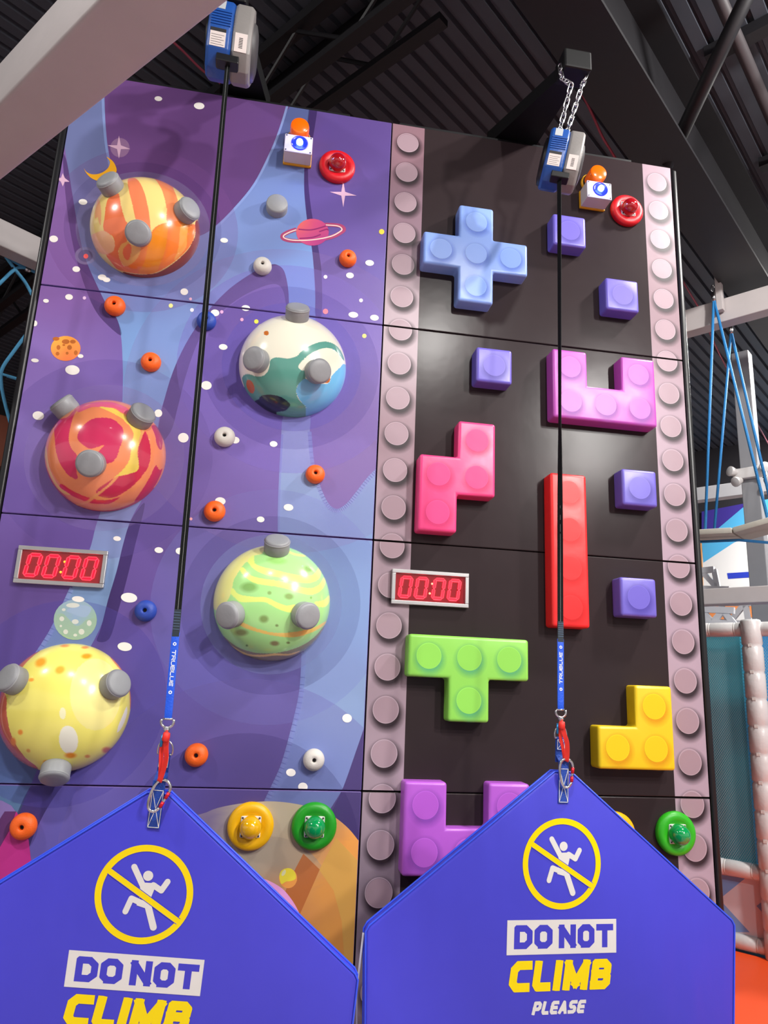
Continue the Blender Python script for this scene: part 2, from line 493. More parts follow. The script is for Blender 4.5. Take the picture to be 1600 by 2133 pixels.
blueA = [(120, 190), (170, 120), (217, 120), (218, 205), (222, 290), (232, 345), (250, 410), (300, 470), (380, 497), (420, 490), (450, 470), (490, 430), (530, 380), (567, 310),
         (592, 240), (612, 170), (655, 170), (646, 228), (637, 300), (634, 350), (634, 400), (640, 460), (650, 520), (655, 580), (657, 640), (655, 700), (640, 760), (604, 760), (602, 640), (600, 600),
         (592, 565), (578, 552), (562, 552), (530, 566), (480, 600), (440, 640), (415, 672), (385, 720), (360, 775), (343, 830), (332, 870), (320, 950), (300, 1030), (280, 1068), (268, 1095),
         (255, 1140), (243, 1190), (225, 1250), (208, 1310), (150, 1420), (95, 1560), (62, 1640), (30, 1720), (-20, 1850), (-120, 1850), (-80, 1650), (0, 1500), (60, 1380), (110, 1310), (150, 1225),
         (185, 1150), (200, 1095), (215, 1050), (235, 980), (252, 880), (256, 800), (255, 740), (252, 700), (244, 665), (225, 640), (200, 590), (175, 530), (160, 460), (150, 400), (140, 340), (128, 260)]
pp(blueA, '', 1, fn=bluec)
blueB = [(592, 860), (586, 960), (582, 1060), (582, 1130), (600, 1220), (630, 1330), (632, 1370), (627, 1440), (612, 1510), (590, 1590), (568, 1640), (548, 1680), (530, 1720), (650, 1750), (685, 1690),
         (715, 1640), (740, 1570), (757, 1520), (772, 1470), (800, 1100), (795, 970), (783, 985), (765, 1005), (742, 1035), (722, 1058), (700, 1068), (680, 1055), (662, 1015), (650, 965), (645, 910), (643, 860)]
pp(blueB, '', 1, fn=bluec)
# top centre purple disc area keeps its own tone
pp([(217, 120), (218, 205), (222, 290), (232, 345), (250, 410), (300, 470), (380, 497), (420, 490), (450, 470), (490, 430), (530, 380), (567, 310), (592, 240), (612, 150)], '', 2, fn=purple_top)
DK = '#2a1650'
pp([(131, 325), (138, 420), (150, 500), (165, 560), (180, 605), (195, 640), (215, 668), (252, 699), (244, 665), (225, 640), (200, 590), (175, 530), (160, 460), (150, 400), (140, 340)], DK, 3, .38)
pp([(646, 215), (662, 215), (650, 300), (642, 350), (644, 400), (652, 460), (662, 510), (670, 570), (670, 655), (657, 655), (657, 600), (650, 520), (640, 460), (634, 400), (634, 350), (637, 300)], DK, 3, .42)
pp([(415, 672), (440, 640), (480, 600), (530, 566), (562, 552), (578, 552), (592, 565), (600, 600), (602, 645), (597, 640), (590, 606), (575, 592), (545, 598), (500, 620), (455, 655), (425, 690),
    (405, 730), (385, 790), (370, 850), (355, 900), (325, 930), (334, 870), (343, 830), (360, 775), (385, 720)], DK, 3, .42)
pp([(283, 1068), (302, 1050), (283, 1130), (266, 1200), (247, 1270), (228, 1330), (202, 1335), (210, 1310), (225, 1250), (243, 1190), (255, 1140), (268, 1095)], DK, 3, .45)
pp([(62, 1640), (95, 1632), (180, 1540), (200, 1560), (120, 1650), (70, 1740), (40, 1830), (0, 1850), (20, 1740)], DK, 3, .45)
pp([(762, 1505), (757, 1520), (715, 1640), (690, 1700), (700, 1760), (760, 1740), (770, 1600)], DK, 3, .4)
for pts, w in [([(214, 190), (216, 240), (221, 300), (230, 350)], .014), ([(600, 215), (586, 262), (567, 312), (531, 383), (490, 434), (450, 474), (421, 494)], .013), ([(588, 905), (584, 980), (581, 1060), (581, 1115)], .011),
               ([(633, 1360), (628, 1440), (613, 1510), (591, 1590), (569, 1640), (550, 1680)], .022), ([(645, 900), (651, 965), (664, 1015), (682, 1052), (701, 1064), (722, 1054), (742, 1031), (765, 1001), (785, 980)], .02),
               ([(150, 1225), (110, 1310), (72, 1370)], .02)]:
    pst(pts, w, '#8fa4da', 4, .62)
# translucent printed halos round the planets
def halo(px, rs):
    c = Wp(*px)
    for i, (r, col, a) in enumerate(rs):
        P1.poly(ell(c[0], c[2], r, r, 0, 60), col, 5 + i, a)
halo((609, 762), [(.60, '#8c78d8', .20), (.47, '#4c3c9c', .13), (.37, '#6d62c8', .22)])
halo((300, 475), [(.50, '#8a5aa0', .16), (.41, '#3a2a70', .10), (.35, '#9a90c0', .2)])
halo((567, 1256), [(.58, '#8a90d8', .14), (.44, '#3c3478', .12), (.345, '#8a94cc', .22)])
halo((220, 950), [(.52, '#6c58a8', .15), (.38, '#9a86c4', .16)])
halo((500, 1790), [(.80, '#8070b8', .20), (.55, '#3c2e70', .15)])
halo((610, 820), [(.86, '#a080b8', .12)])
halo((130, 1460), [(.46, '#5a50b0', .2)])
halo((178, 533), [(.052, '#c0b0d8', .25), (.036, '#5a4a88', .3)])
# bottom: big orange planet, pink planet, magenta corner
orangec = idw([((440, 1720), '#6d5f84'), ((500, 1720), '#9a8f88'), ((560, 1700), '#a89e88'), ((640, 1700), '#a59a80'), ((690, 1720), '#c88a50'), ((730, 1760), '#e8983c'), ((740, 1850), '#e8a03c'), ((500, 1800), '#c9b890')])
pp([(385, 1725), (430, 1692), (480, 1677), (555, 1669), (620, 1675), (680, 1692), (720, 1720), (746, 1750), (775, 1790), (775, 2250), (380, 2250), (360, 1900)], '', 8, fn=orangec)
innerc = idw([((500, 1780), '#9d9080'), ((560, 1760), '#9c8f7c'), ((620, 1780), '#a8937a'), ((680, 1850), '#d8903c'), ((700, 1950), '#d8913c'), ((600, 1900), '#c78040')])
pp([(470, 1800), (515, 1755), (565, 1742), (615, 1755), (660, 1790), (695, 1850), (712, 1920), (716, 2000), (700, 2200), (450, 2200)], '', 9, fn=innerc)
pp([(665, 1812), (700, 1745), (745, 1792), (760, 2050), (716, 2050), (716, 1985), (712, 1920), (695, 1855)], '#dca955', 10, .85, sm=0)
pp([(632, 1778), (666, 1811), (600, 1960), (560, 1960), (596, 1852), (616, 1808)], '#c0703c', 10, .7, sm=0)
pp([(470, 1880), (500, 1840), (536, 1827), (580, 1845), (605, 1870), (624, 1903), (636, 1940), (640, 2080), (480, 2080)], '#f29cd4', 11)
pp([(520, 1822), (536, 1827), (546, 1850), (530, 1842)], '#d84a90', 12, sm=0)
pp(ell(600, 1829, 19, 21), '#e8954a', 11, sm=0)
pp([(582, 1826), (585, 1815), (594, 1809), (606, 1809), (615, 1818), (616, 1830), (606, 1835), (596, 1836), (586, 1841)], '#e6cf3e', 12)
pp(ell(591, 1818, 3.5, 7, .5), '#f4eeb0', 13, .8, sm=0)
pp([(-30, 1660), (5, 1668), (24, 1678), (34, 1692), (0, 1770), (-30, 1800)], '#7a68a0', 8, sm=0)
pp([(34, 1690), (50, 1715), (60, 1750), (66, 1800), (-10, 1850), (-60, 1850), (0, 1765)], '#a82a78', 9, sm=0)
pp([(34, 1690), (20, 1730), (0, 1765), (-40, 1830), (-60, 1800), (10, 1690)], '#5c2860', 10, .7, sm=0)
# crescent moon, crater planet, ringed planet, bubble planet
pp([(175, 351), (180, 358), (190, 363), (203, 363), (216, 358), (226, 349), (229, 337), (222, 327), (234, 335), (241, 346), (243, 357), (236, 366), (222, 374), (205, 377), (190, 371), (180, 361)], '#f0a020', 8)
pl = idw([((115, 710), '#f2a834'), ((140, 705), '#f0a02c'), ((150, 745), '#f0683c'), ((125, 745), '#ee7c34'), ((160, 720), '#ee8a34')])
pp(ell(137, 726, 31, 26), '', 8, fn=pl, sm=0)
for x, y, a, b in [(137, 712, 8, 5), (122, 724, 4, 5), (145, 724, 5, 5), (120, 737, 4, 4), (117, 706, 7, 4), (152, 712, 6, 4), (133, 719, 3, 2), (158, 735, 4, 5), (140, 736, 3, 3)]:
    pp(ell(x, y, a, b), '#b0622a', 9, sm=0)
rp = idw([((630, 470), '#e06a40'), ((650, 465), '#c83a70'), ((670, 470), '#b03478'), ((650, 500), '#a83080'), ((670, 505), '#8e2470'), ((630, 495), '#c84478')])
pst([(617, 478), (600, 484), (589, 491), (592, 498), (612, 502), (650, 501), (690, 494), (712, 483), (716, 476), (706, 470), (678, 468)], .024, '#a8406a', 7, .8)
pp(ell(651, 484, 34, 28), '', 8, fn=rp, sm=0)
for pts in ([(622, 478), (650, 479), (682, 470)], [(665, 483), (680, 478), (684, 480)], [(624, 497), (650, 495), (668, 489)]):
    pst(pts, .008, '#8c2268', 9, .75)
pst([(617, 479), (603, 484), (591, 491), (594, 497), (614, 501), (650, 500), (688, 493), (708, 483), (712, 477), (703, 471), (679, 469)], .007, '#f4c0b8', 10)
bub = idw([((120, 1290), '#8aa890'), ((157, 1325), '#9ab870'), ((157, 1265), '#8aa0b8'), ((190, 1300), '#8cae80'), ((157, 1290), '#7c96c8')])
pp(ell(157, 1291, 45, 42), '', 8, fn=bub, sm=0)
pp([(118, 1283), (130, 1278), (144, 1290), (157, 1303), (168, 1302), (182, 1290), (200, 1290), (197, 1310), (180, 1326), (157, 1332), (134, 1322), (118, 1302)], '#9ab6a0', 9, .8)
pp([(138, 1272), (160, 1262), (182, 1262), (190, 1270), (180, 1285), (165, 1284), (150, 1278)], '#9cb2cc', 9, .8)
for x, y, a, b in [(152, 1261, 14, 5), (129, 1289, 5, 5), (157, 1295, 7, 5), (186, 1298, 5, 6), (170, 1316, 6, 6), (137, 1316, 5, 5), (133, 1270, 4, 3), (157, 1323, 4, 3), (127, 1304, 2.5, 2.5)]:
    pp(ell(x, y, a, b), '#d4d6cc', 10, .8, sm=0)
# sparkles
for cx, cy, a, b in [(248, 307, 24, 24), (715, 404, 28, 28), (131, 375, 14, 14)]:
    pp([(cx, cy - b), (cx + 4, cy - 4), (cx + a, cy + 4), (cx + 4, cy + 4), (cx, cy + b), (cx - 4, cy + 4), (cx - a, cy - 4), (cx - 4, cy - 4)], '#d8b0c8', 9, .85, sm=0)
pp(ell(250, 308, 20, 20), '#b48ab0', 8, .45, sm=0)
# stars: pale dots
for x, y, a, b in [(330, 206, 8, 5), (415, 221, 11, 7), (173, 421, 9, 6), (112, 498, 9, 7), (159, 561, 8, 6), (213, 578, 9, 6), (222, 583, 8, 5), (384, 608, 8, 7), (467, 501, 8, 5), (144, 619, 8, 6), (96, 627, 6, 4),
                   (73, 674, 5, 6), (73, 751, 8, 4), (151, 771, 15, 10), (168, 742, 6, 4), (80, 866, 12, 9), (382, 912, 11, 10), (430, 803, 11, 9), (465, 723, 9, 6), (330, 861, 8, 8), (448, 652, 9, 7),
                   (512, 642, 9, 6), (570, 925, 8, 6), (490, 917, 9, 7), (459, 1044, 11, 8), (543, 1082, 8, 6), (601, 1057, 10, 7), (244, 1122, 8, 5), (331, 1146, 9, 6), (375, 1148, 9, 7), (269, 1245, 17, 10),
                   (260, 1347, 15, 9), (163, 1248, 13, 6), (723, 1496, 10, 9), (606, 1609, 10, 8), (631, 1639, 10, 9), (770, 548, 9, 6), (729, 574, 8, 6), (736, 656, 10, 6), (780, 662, 9, 6)]:
    pp(ell(x, y, a, b, .1), '#e2dcd6', 9, sm=0)
for x, y, r, c in [(179, 534, 5, '#e85a5a'), (176, 621, 3.5, '#d8b8d8'), (678, 577, 4, '#d8c8e0'), (752, 626, 4, '#d8c8e8'), (678, 649, 5.5, '#e87888'), (759, 700, 4.5, '#e8d070'), (534, 670, 4.5, '#e8d050'), (504, 666, 3.5, '#d898b8'),
                   (356, 637, 4.5, '#e8dc90'), (400, 646, 4, '#d8d8ec'), (397, 623, 3, '#d8a8c0'), (462, 650, 3.5, '#d8a0c8'), (795, 483, 5.5, '#e8c040'), (398, 1081, 3, '#d898a0')]:
    pp(ell(x, y, r, r), c, 9, sm=0)
wall_space = climbing_wall('purple space mural climbing wall with planets, blue bands and white stars', -WL, 0.0, PURPLEV, P1, True)

# ---- the brick wall: black with two mauve stud strips
P2 = Print()
mauve0 = idw([((850, 280), '#7d5a62'), ((845, 450), '#7a5b66'), ((840, 700), '#9a8288'), ((830, 900), '#85686f'), ((815, 1130), '#8f757d'), ((800, 1400), '#8f767e'), ((790, 1650), '#8b737b'), ((785, 1850), '#7d6972'),
             ((1370, 380), '#8b6f78'), ((1380, 620), '#7f6168'), ((1400, 950), '#957a84'), ((1425, 1330), '#997f8a'), ((1450, 1680), '#99808b')])
mv = lambda px: mauve0(px) * np.array([1.14, 1.24, 1.28, 1])
P2.poly([(.004, 0), (.2, 0), (.2, TOPZ), (.004, TOPZ)], '', 0, fn=mv, cell=.2)
P2.poly([(1.612, 0), (1.806, 0), (1.806, TOPZ), (1.612, TOPZ)], '', 0, fn=mv, cell=.2)
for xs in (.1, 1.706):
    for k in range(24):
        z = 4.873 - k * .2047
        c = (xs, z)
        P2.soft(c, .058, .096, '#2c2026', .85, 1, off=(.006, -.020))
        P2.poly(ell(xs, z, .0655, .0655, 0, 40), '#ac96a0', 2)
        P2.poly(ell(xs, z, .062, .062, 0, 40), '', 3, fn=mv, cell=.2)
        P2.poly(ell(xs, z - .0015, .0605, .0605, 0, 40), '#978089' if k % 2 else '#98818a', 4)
wall_brick = climbing_wall('black toy-brick climbing wall with mauve stud strips down both sides', 0.0, WR, BLACKV, P2, False)

# ------------------------------------------------------------------ domes
def in_poly(pts, X, Z):
    r = np.zeros(X.shape, bool); n = len(pts)
    for i in range(n):
        (x1, z1), (x2, z2) = pts[i - 1], pts[i]
        if z1 == z2: continue
        c = ((z1 > Z) != (z2 > Z)) & (X < (x2 - x1) * (Z - z1) / (z2 - z1) + x1)
        r ^= c
    return r
def dome_hit(px, py, c, r, h):
    d = ray(px, py); o = CAM - np.array([c[0], 0, c[1]])
    S = np.array([1 / r, 1 / h, 1 / r]); a, b = d * S, o * S
    A, B, Cc = a @ a, 2 * a @ b, b @ b - 1
    D = B * B - 4 * A * Cc
    if D > 0:
        p = o + d * ((-B - math.sqrt(D)) / (2 * A))
        if p[1] <= 0: return p[0], p[2]
    w = Wp(px, py)
    v = np.array([w[0] - c[0], w[2] - c[1]]); L = np.linalg.norm(v)
    if D <= 0:
        t = -B / (2 * A); p = o + d * t; v = np.array([p[0], p[2]]); L = np.linalg.norm(v)
    v = v / max(L, 1e-6) * r * 1.03
    return v[0], v[1]
DR, DH = .285, .22
def dome(label, c, org, sc, base, shapes, grips, soft=()):
    t = thing('dome_hold', label, 'climbing hold', (c[0], 0, c[1]), 'planet domes on the space wall')
    nr, na = 130, 370
    V, C = [(0, -DH, 0)], []
    for i in range(1, nr + 1):
        th = i / nr * PI / 2
        for k in range(na):
            a = 2 * PI * k / na
            V.append((DR * math.sin(th) * math.cos(a), -DH * math.cos(th), DR * math.sin(th) * math.sin(a)))
    for k in range(na):                                # thin flange on the wall
        a = 2 * PI * k / na
        V.append((DR * 1.0 * math.cos(a), 0.004, DR * math.sin(a)))
    V = np.array(V); X, Z = V[:, 0], V[:, 2]
    cols = np.tile(np.append(np.array(lin(base)), 1), (len(V), 1))
    f = lambda p: (org[0] + p[0] / sc, org[1] + p[1] / sc)
    for pts, col in shapes:
        q = [dome_hit(*f(p), c, DR, DH) for p in catmull(pts, 4)]
        mk = in_poly(q, X, Z)
        cols[mk, :3] = lin(col)
    for (x, y, a, b, col) in soft:
        q0 = np.array(dome_hit(*f((x, y)), c, DR, DH)); q1 = np.array(dome_hit(*f((x + a, y)), c, DR, DH)); q2 = np.array(dome_hit(*f((x, y + b)), c, DR, DH))
        ra, rb = max(np.linalg.norm(q1 - q0), .004), max(np.linalg.norm(q2 - q0), .004)
        d = np.sqrt(((X - q0[0]) / ra) ** 2 + ((Z - q0[1]) / rb) ** 2)
        w = np.clip((1.25 - d) / .65, 0, 1)[:, None]
        cols[:, :3] = cols[:, :3] * (1 - w) + np.array(lin(col)) * w
    cols[:, :3] = np.clip(cols[:, :3] * 1.12, 0, .92)
    F_ = [(0, 1 + k, 1 + (k + 1) % na) for k in range(na)]
    for i in range(nr):
        for k in range(na):
            l = (k + 1) % na
            F_.append((1 + i * na + k, 1 + (i + 1) * na + k, 1 + (i + 1) * na + l, 1 + i * na + l))
    o = colored_mesh('shell', V + np.array([c[0], 0, c[1]]), F_, cols, SHELL, t, smooth=1)
    bm = bmesh.new(); bm.from_mesh(o.data); bmesh.ops.recalc_face_normals(bm, faces=bm.faces); bm.to_mesh(o.data); bm.free()
    for (gx, gy) in grips:                             # place each round grip so that its middle lands at its pixel
        best = None
        for th in np.linspace(0, 1.45, 40):
            for a in np.linspace(0, 2 * PI, 72, endpoint=False):
                p = np.array([DR * math.sin(th) * math.cos(a), -DH * math.cos(th), DR * math.sin(th) * math.sin(a)])
                n = p / np.array([DR * DR, DH * DH, DR * DR]); n /= np.linalg.norm(n)
                q = p + n * .03 + np.array([c[0], 0, c[1]])
                e = AX @ (q - CAM)
                x, y = IW / 2 + F_PX * e[0] / e[2], IH / 2 - F_PX * e[1] / e[2]
                facing = 0.0 if np.dot(n, CAM - q) > -.25 else 50
                er = math.hypot(x - gx, y - gy) + facing
                if best is None or er < best[0]: best = (er, p + np.array([c[0], 0, c[1]]), n)
        m = MB()
        r_, h_ = .062, .062
        prof = [(r_ * .9, -.012), (r_, .0), (r_, h_ - .016), (r_ * .975, h_ - .007), (r_ * .92, h_ - .001), (r_ * .8, h_ + .002), (r_ * .4, h_ + .004), (0, h_ + .004)]
        m.lathe(prof, best[1], best[2], 36)
        gp = m.build('grip', GREYPAD, t, smooth=50)
        s = MB(); s.lathe([(r_ * .985, h_ - .0085), (r_ + .0016, h_ - .011), (r_ + .0016, h_ - .013), (r_ - .001, h_ - .0145)], best[1], best[2], 48)
        s.build('seam', mat('grey_seam', '#9ea0a2', .6), gp, smooth=1)
    return t
OR, CR_, SAL = '#ee7a44', '#f3cf7c', '#ee8a58'
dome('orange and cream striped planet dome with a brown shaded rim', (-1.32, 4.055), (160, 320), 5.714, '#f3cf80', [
    ([(360, 560), (440, 490), (500, 480), (530, 640), (580, 800), (600, 830), (590, 1000), (600, 1050), (540, 1080), (500, 1150), (500, 1220), (540, 1320), (560, 1340), (490, 1380), (400, 1280), (350, 1200), (440, 1150), (450, 1050), (420, 980), (320, 910), (330, 760)], '#ee7648'),
    ([(240, 560), (270, 560), (290, 700), (280, 860), (250, 760), (215, 760)], '#f0a878'),
    ([(170, 980), (260, 930), (330, 920), (410, 980), (450, 1060), (440, 1150), (350, 1200), (240, 1170), (180, 1080)], '#f3b286'),
    ([(605, 320), (640, 292), (700, 295), (750, 345), (800, 450), (840, 600), (865, 750), (870, 960), (730, 800), (700, 780), (660, 600), (620, 440)], '#ee8258'),
    ([(920, 290), (1000, 300), (1120, 370), (1160, 440), (1200, 550), (1220, 680), (1300, 830), (1240, 800), (1080, 815), (1070, 650), (1020, 450), (960, 340)], '#ee8a5a'),
    ([(870, 960), (920, 890), (1000, 840), (1100, 815), (1230, 800), (1300, 840), (1410, 850), (1400, 980), (1340, 1110), (1240, 1220), (1100, 1330), (930, 1420), (780, 1435), (600, 1410), (490, 1375), (570, 1340), (680, 1290), (740, 1200), (755, 1120), (700, 1000), (800, 950)], '#f37a30'),
    ([(870, 1000), (960, 880), (1080, 830), (1080, 960), (1050, 1150), (1000, 1290), (930, 1420), (730, 1420), (800, 1310), (830, 1180)], '#f48a1e'),
    ([(1240, 850), (1320, 850), (1310, 1000), (1300, 1120), (1190, 1250), (1160, 1260), (1210, 1120)], '#f79a48'),
    ([(610, 1050), (530, 1080), (500, 1150), (505, 1230), (540, 1310), (590, 1340), (680, 1290), (740, 1210), (755, 1110), (650, 1090)], '#f3a958'),
    ([(600, 1080), (640, 1080), (650, 1150), (630, 1240), (600, 1270), (560, 1230), (550, 1150)], '#ee6a3c'),
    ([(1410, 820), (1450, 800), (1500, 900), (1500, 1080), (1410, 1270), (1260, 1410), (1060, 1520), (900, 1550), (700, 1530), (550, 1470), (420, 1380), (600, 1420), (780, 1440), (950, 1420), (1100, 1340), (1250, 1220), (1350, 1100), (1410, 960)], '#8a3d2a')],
    [(229, 383), (392, 438), (288, 486)])
dome('cream and teal planet dome with light blue sea and a dark patch', (-.477, 3.350), (480, 620), 6.154, '#e9e5d2', [
    ([(150, 1040), (180, 990), (240, 980), (340, 1010), (420, 1000), (475, 950), (500, 880), (510, 810), (560, 770), (650, 770), (740, 780), (850, 750), (900, 700), (980, 640), (1080, 590), (1200, 560), (1320, 590), (1400, 660), (1450, 760), (1455, 810), (1400, 740), (1330, 670), (1230, 645), (1120, 670), (1010, 730), (930, 800), (880, 860), (875, 900), (920, 935), (950, 940), (960, 1040), (900, 1080), (855, 1140), (845, 1220), (880, 1310), (940, 1370), (970, 1420), (960, 1580), (800, 1600), (600, 1560), (400, 1480), (230, 1330), (190, 1180)], '#5c9a8c'),
    ([(960, 1040), (1080, 1090), (1250, 1100), (1300, 1000), (1400, 900), (1460, 850), (1530, 950), (1500, 1130), (1400, 1330), (1230, 1480), (1000, 1580), (960, 1570), (970, 1410), (930, 1360), (880, 1300), (845, 1210), (860, 1130), (900, 1080)], '#6cb2dc'),
    ([(250, 1340), (350, 1310), (370, 1280), (420, 1250), (540, 1245), (660, 1280), (745, 1340), (765, 1385), (700, 1450), (590, 1470), (585, 1530), (400, 1450)], '#1e2a3a'),
    (ell(257, 1140, 46, 92, -.35, 12), '#b5622e'), (ell(460, 455, 33, 30, 0, 10), '#c8702c'), (ell(1235, 1040, 45, 56, 0, 12), '#b5622e')],
    [(621, 651), (535, 749), (662, 772)])
dome('red and orange swirled planet dome with a yellow streak', (-1.36, 2.767), (70, 810), 5.333, '#f08a5c', [
    ([(230, 400), (280, 340), (380, 310), (480, 200), (520, 180), (450, 290), (410, 420), (390, 560), (420, 660), (480, 740), (470, 850), (480, 940), (490, 990), (450, 1000), (360, 930), (290, 820), (250, 700), (235, 560)], '#cf3560'),
    ([(500, 480), (560, 400), (640, 340), (740, 320), (860, 330), (940, 380), (995, 450), (990, 560), (960, 650), (910, 780), (810, 830), (760, 740), (720, 700), (780, 625), (640, 665), (560, 630), (490, 560)], '#c8355e'),
    ([(480, 190), (620, 160), (760, 145), (900, 155), (1050, 220), (1060, 290), (960, 250), (900, 215), (760, 205), (640, 205), (500, 260)], '#e06080'),
    ([(1240, 470), (1290, 600), (1300, 740), (1270, 870), (1170, 1010), (1050, 1120), (880, 1210), (720, 1190), (700, 1130), (800, 1050), (900, 990), (950, 970), (1050, 950), (1130, 910), (1165, 880), (1160, 760), (1170, 640), (1200, 560)], '#c5304f'),
    ([(1360, 850), (1400, 900), (1430, 890), (1400, 980), (1330, 1100), (1200, 1220), (1120, 1250), (1200, 1130), (1280, 1000), (1330, 900)], '#c5304f'),
    ([(290, 1060), (340, 1070), (430, 1130), (560, 1190), (700, 1230), (860, 1230), (960, 1200), (880, 1260), (800, 1280), (640, 1270), (500, 1220), (400, 1170), (300, 1100)], '#d92a4c'),
    ([(1310, 410), (1380, 420), (1430, 540), (1430, 640), (1410, 680), (1370, 620), (1350, 520)], '#b8405f'),
    ([(100, 740), (150, 900), (230, 1060), (330, 1170), (480, 1290), (700, 1350), (900, 1340), (1100, 1270), (1200, 1200), (1330, 1080), (1300, 1220), (1100, 1340), (900, 1400), (700, 1410), (480, 1340), (270, 1220), (150, 1060), (80, 880)], '#c83048'),
    ([(730, 200), (880, 215), (960, 260), (1060, 330), (1130, 400), (1190, 470), (1180, 580), (1150, 700), (1165, 790), (1165, 890), (1110, 930), (950, 970), (890, 990), (990, 900), (1060, 800), (1080, 700), (1090, 600), (1110, 500), (1070, 420), (980, 330), (860, 260)], '#eeca5c'),
    ([(1210, 450), (1232, 450), (1190, 560), (1172, 600), (1170, 560)], '#f0a868'),
    ([(900, 985), (945, 975), (860, 1070), (760, 1150), (620, 1260), (520, 1290), (430, 1300), (560, 1260), (700, 1160), (820, 1070)], '#ef9a60'),
    ([(115, 660), (140, 640), (170, 850), (230, 1000), (300, 1100), (410, 1175), (330, 1160), (240, 1070), (160, 900)], '#eeb860')],
    [(133, 850), (295, 868), (188, 966)])
dome('green planet dome with wavy yellow bands and dark spots', (-.489, 2.089), (420, 1100), 5.517, '#a4dc8a', [
    ([(110, 800), (140, 650), (240, 430), (420, 280), (600, 200), (720, 180), (700, 290), (600, 320), (540, 380), (500, 400), (440, 480), (370, 600), (350, 700), (300, 830), (170, 950)], '#dfe08c'),
    ([(530, 380), (600, 310), (610, 400), (680, 440), (800, 470), (1000, 520), (1200, 550), (1300, 520), (1350, 440), (1375, 500), (1350, 580), (1250, 630), (1100, 620), (900, 570), (720, 530), (600, 470)], '#dceb7c'),
    ([(440, 480), (480, 450), (560, 540), (700, 580), (900, 610), (1100, 670), (1250, 690), (1350, 650), (1410, 560), (1425, 630), (1370, 720), (1270, 765), (1150, 750), (950, 690), (760, 660), (600, 630), (500, 560)], '#dceb7c'),
    ([(330, 740), (360, 690), (430, 760), (600, 790), (740, 795), (860, 850), (980, 890), (1080, 880), (1060, 960), (980, 965), (860, 920), (740, 855), (600, 850), (450, 850), (380, 800)], '#dceb78'),
    ([(1300, 850), (1400, 830), (1465, 770), (1475, 830), (1430, 900), (1350, 905)], '#dceb7c'),
    ([(420, 1100), (460, 1080), (600, 1140), (760, 1190), (940, 1205), (1150, 1180), (1300, 1140), (1430, 1070), (1390, 1130), (1240, 1210), (1050, 1255), (850, 1240), (660, 1200), (500, 1150)], '#e6c468'),
    ([(230, 1230), (400, 1360), (560, 1420), (700, 1440), (900, 1430), (1130, 1360), (1300, 1250), (1450, 1080), (1400, 1280), (1240, 1430), (1000, 1540), (800, 1560), (560, 1520), (330, 1380)], '#8f8c62'),
    ([(230, 1240), (320, 1330), (450, 1410), (560, 1450), (700, 1455), (850, 1440), (1000, 1445), (1130, 1410), (1090, 1440), (1000, 1465), (850, 1465), (700, 1480), (560, 1470), (430, 1430), (320, 1360)], '#e6cf78'),
    ([(1000, 260), (1080, 290), (1200, 310), (1180, 330), (1080, 315), (1010, 290)], '#dceb7c')],
    [(576, 1136), (477, 1278), (638, 1280)],
    soft=[(865, 370, 110, 45, '#8fc46a'), (1225, 470, 45, 40, '#86b060'), (545, 680, 100, 60, '#80b060'), (780, 745, 25, 22, '#86a860'), (1005, 785, 55, 38, '#86a45c'), (715, 1045, 55, 45, '#7a9a52'), (865, 1120, 20, 15, '#74904e'),
          (455, 1200, 80, 40, '#7a8a52'), (840, 1325, 55, 30, '#86805a'), (995, 1318, 22, 15, '#70804a'), (520, 1350, 15, 12, '#5e8a44'), (935, 600, 18, 12, '#6ea058'), (1258, 800, 12, 16, '#7fb058')])
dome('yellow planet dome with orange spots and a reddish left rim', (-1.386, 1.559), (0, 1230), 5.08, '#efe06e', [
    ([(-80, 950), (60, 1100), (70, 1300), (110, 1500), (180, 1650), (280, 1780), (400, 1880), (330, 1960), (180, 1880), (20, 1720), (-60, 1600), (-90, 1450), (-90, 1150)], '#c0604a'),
    ([(120, 800), (240, 660), (370, 590), (500, 580), (380, 670), (290, 750), (220, 820)], '#d07a4c'),
    ([(1100, 600), (1230, 700), (1360, 860), (1430, 1050), (1440, 1200), (1380, 1380), (1375, 1200), (1365, 1050), (1310, 890), (1200, 750)], '#e08a3a'),
    (ell(1010, 1100, 270, 380, 0, 16), '#eee08c'),
    (ell(725, 1580, 100, 150, -.1, 14), '#ece8d4'), (ell(663, 1300, 34, 62, 0, 12), '#ebe6b8'),
    ([(1340, 1230), (1345, 1300), (1300, 1430), (1245, 1500), (1250, 1440), (1300, 1320)], '#e8e4d8')],
    [(20, 1417), (243, 1427), (112, 1612)],
    soft=[(430, 760, 60, 50, '#f5a232'), (635, 840, 55, 45, '#f0a83a'), (915, 695, 60, 30, '#f09a1e'), (685, 585, 50, 14, '#ee8f2e'), (900, 602, 45, 14, '#ee8f2e'), (330, 945, 30, 20, '#f09a2a'), (215, 1500, 28, 30, '#e89030'),
          (140, 1600, 30, 45, '#e0803a'), (745, 1745, 65, 32, '#e08a1e'), (490, 1815, 35, 22, '#e09028'), (925, 1755, 30, 18, '#d89040'), (300, 1695, 22, 20, '#dca048'), (1130, 1690, 50, 30, '#cc7848')])

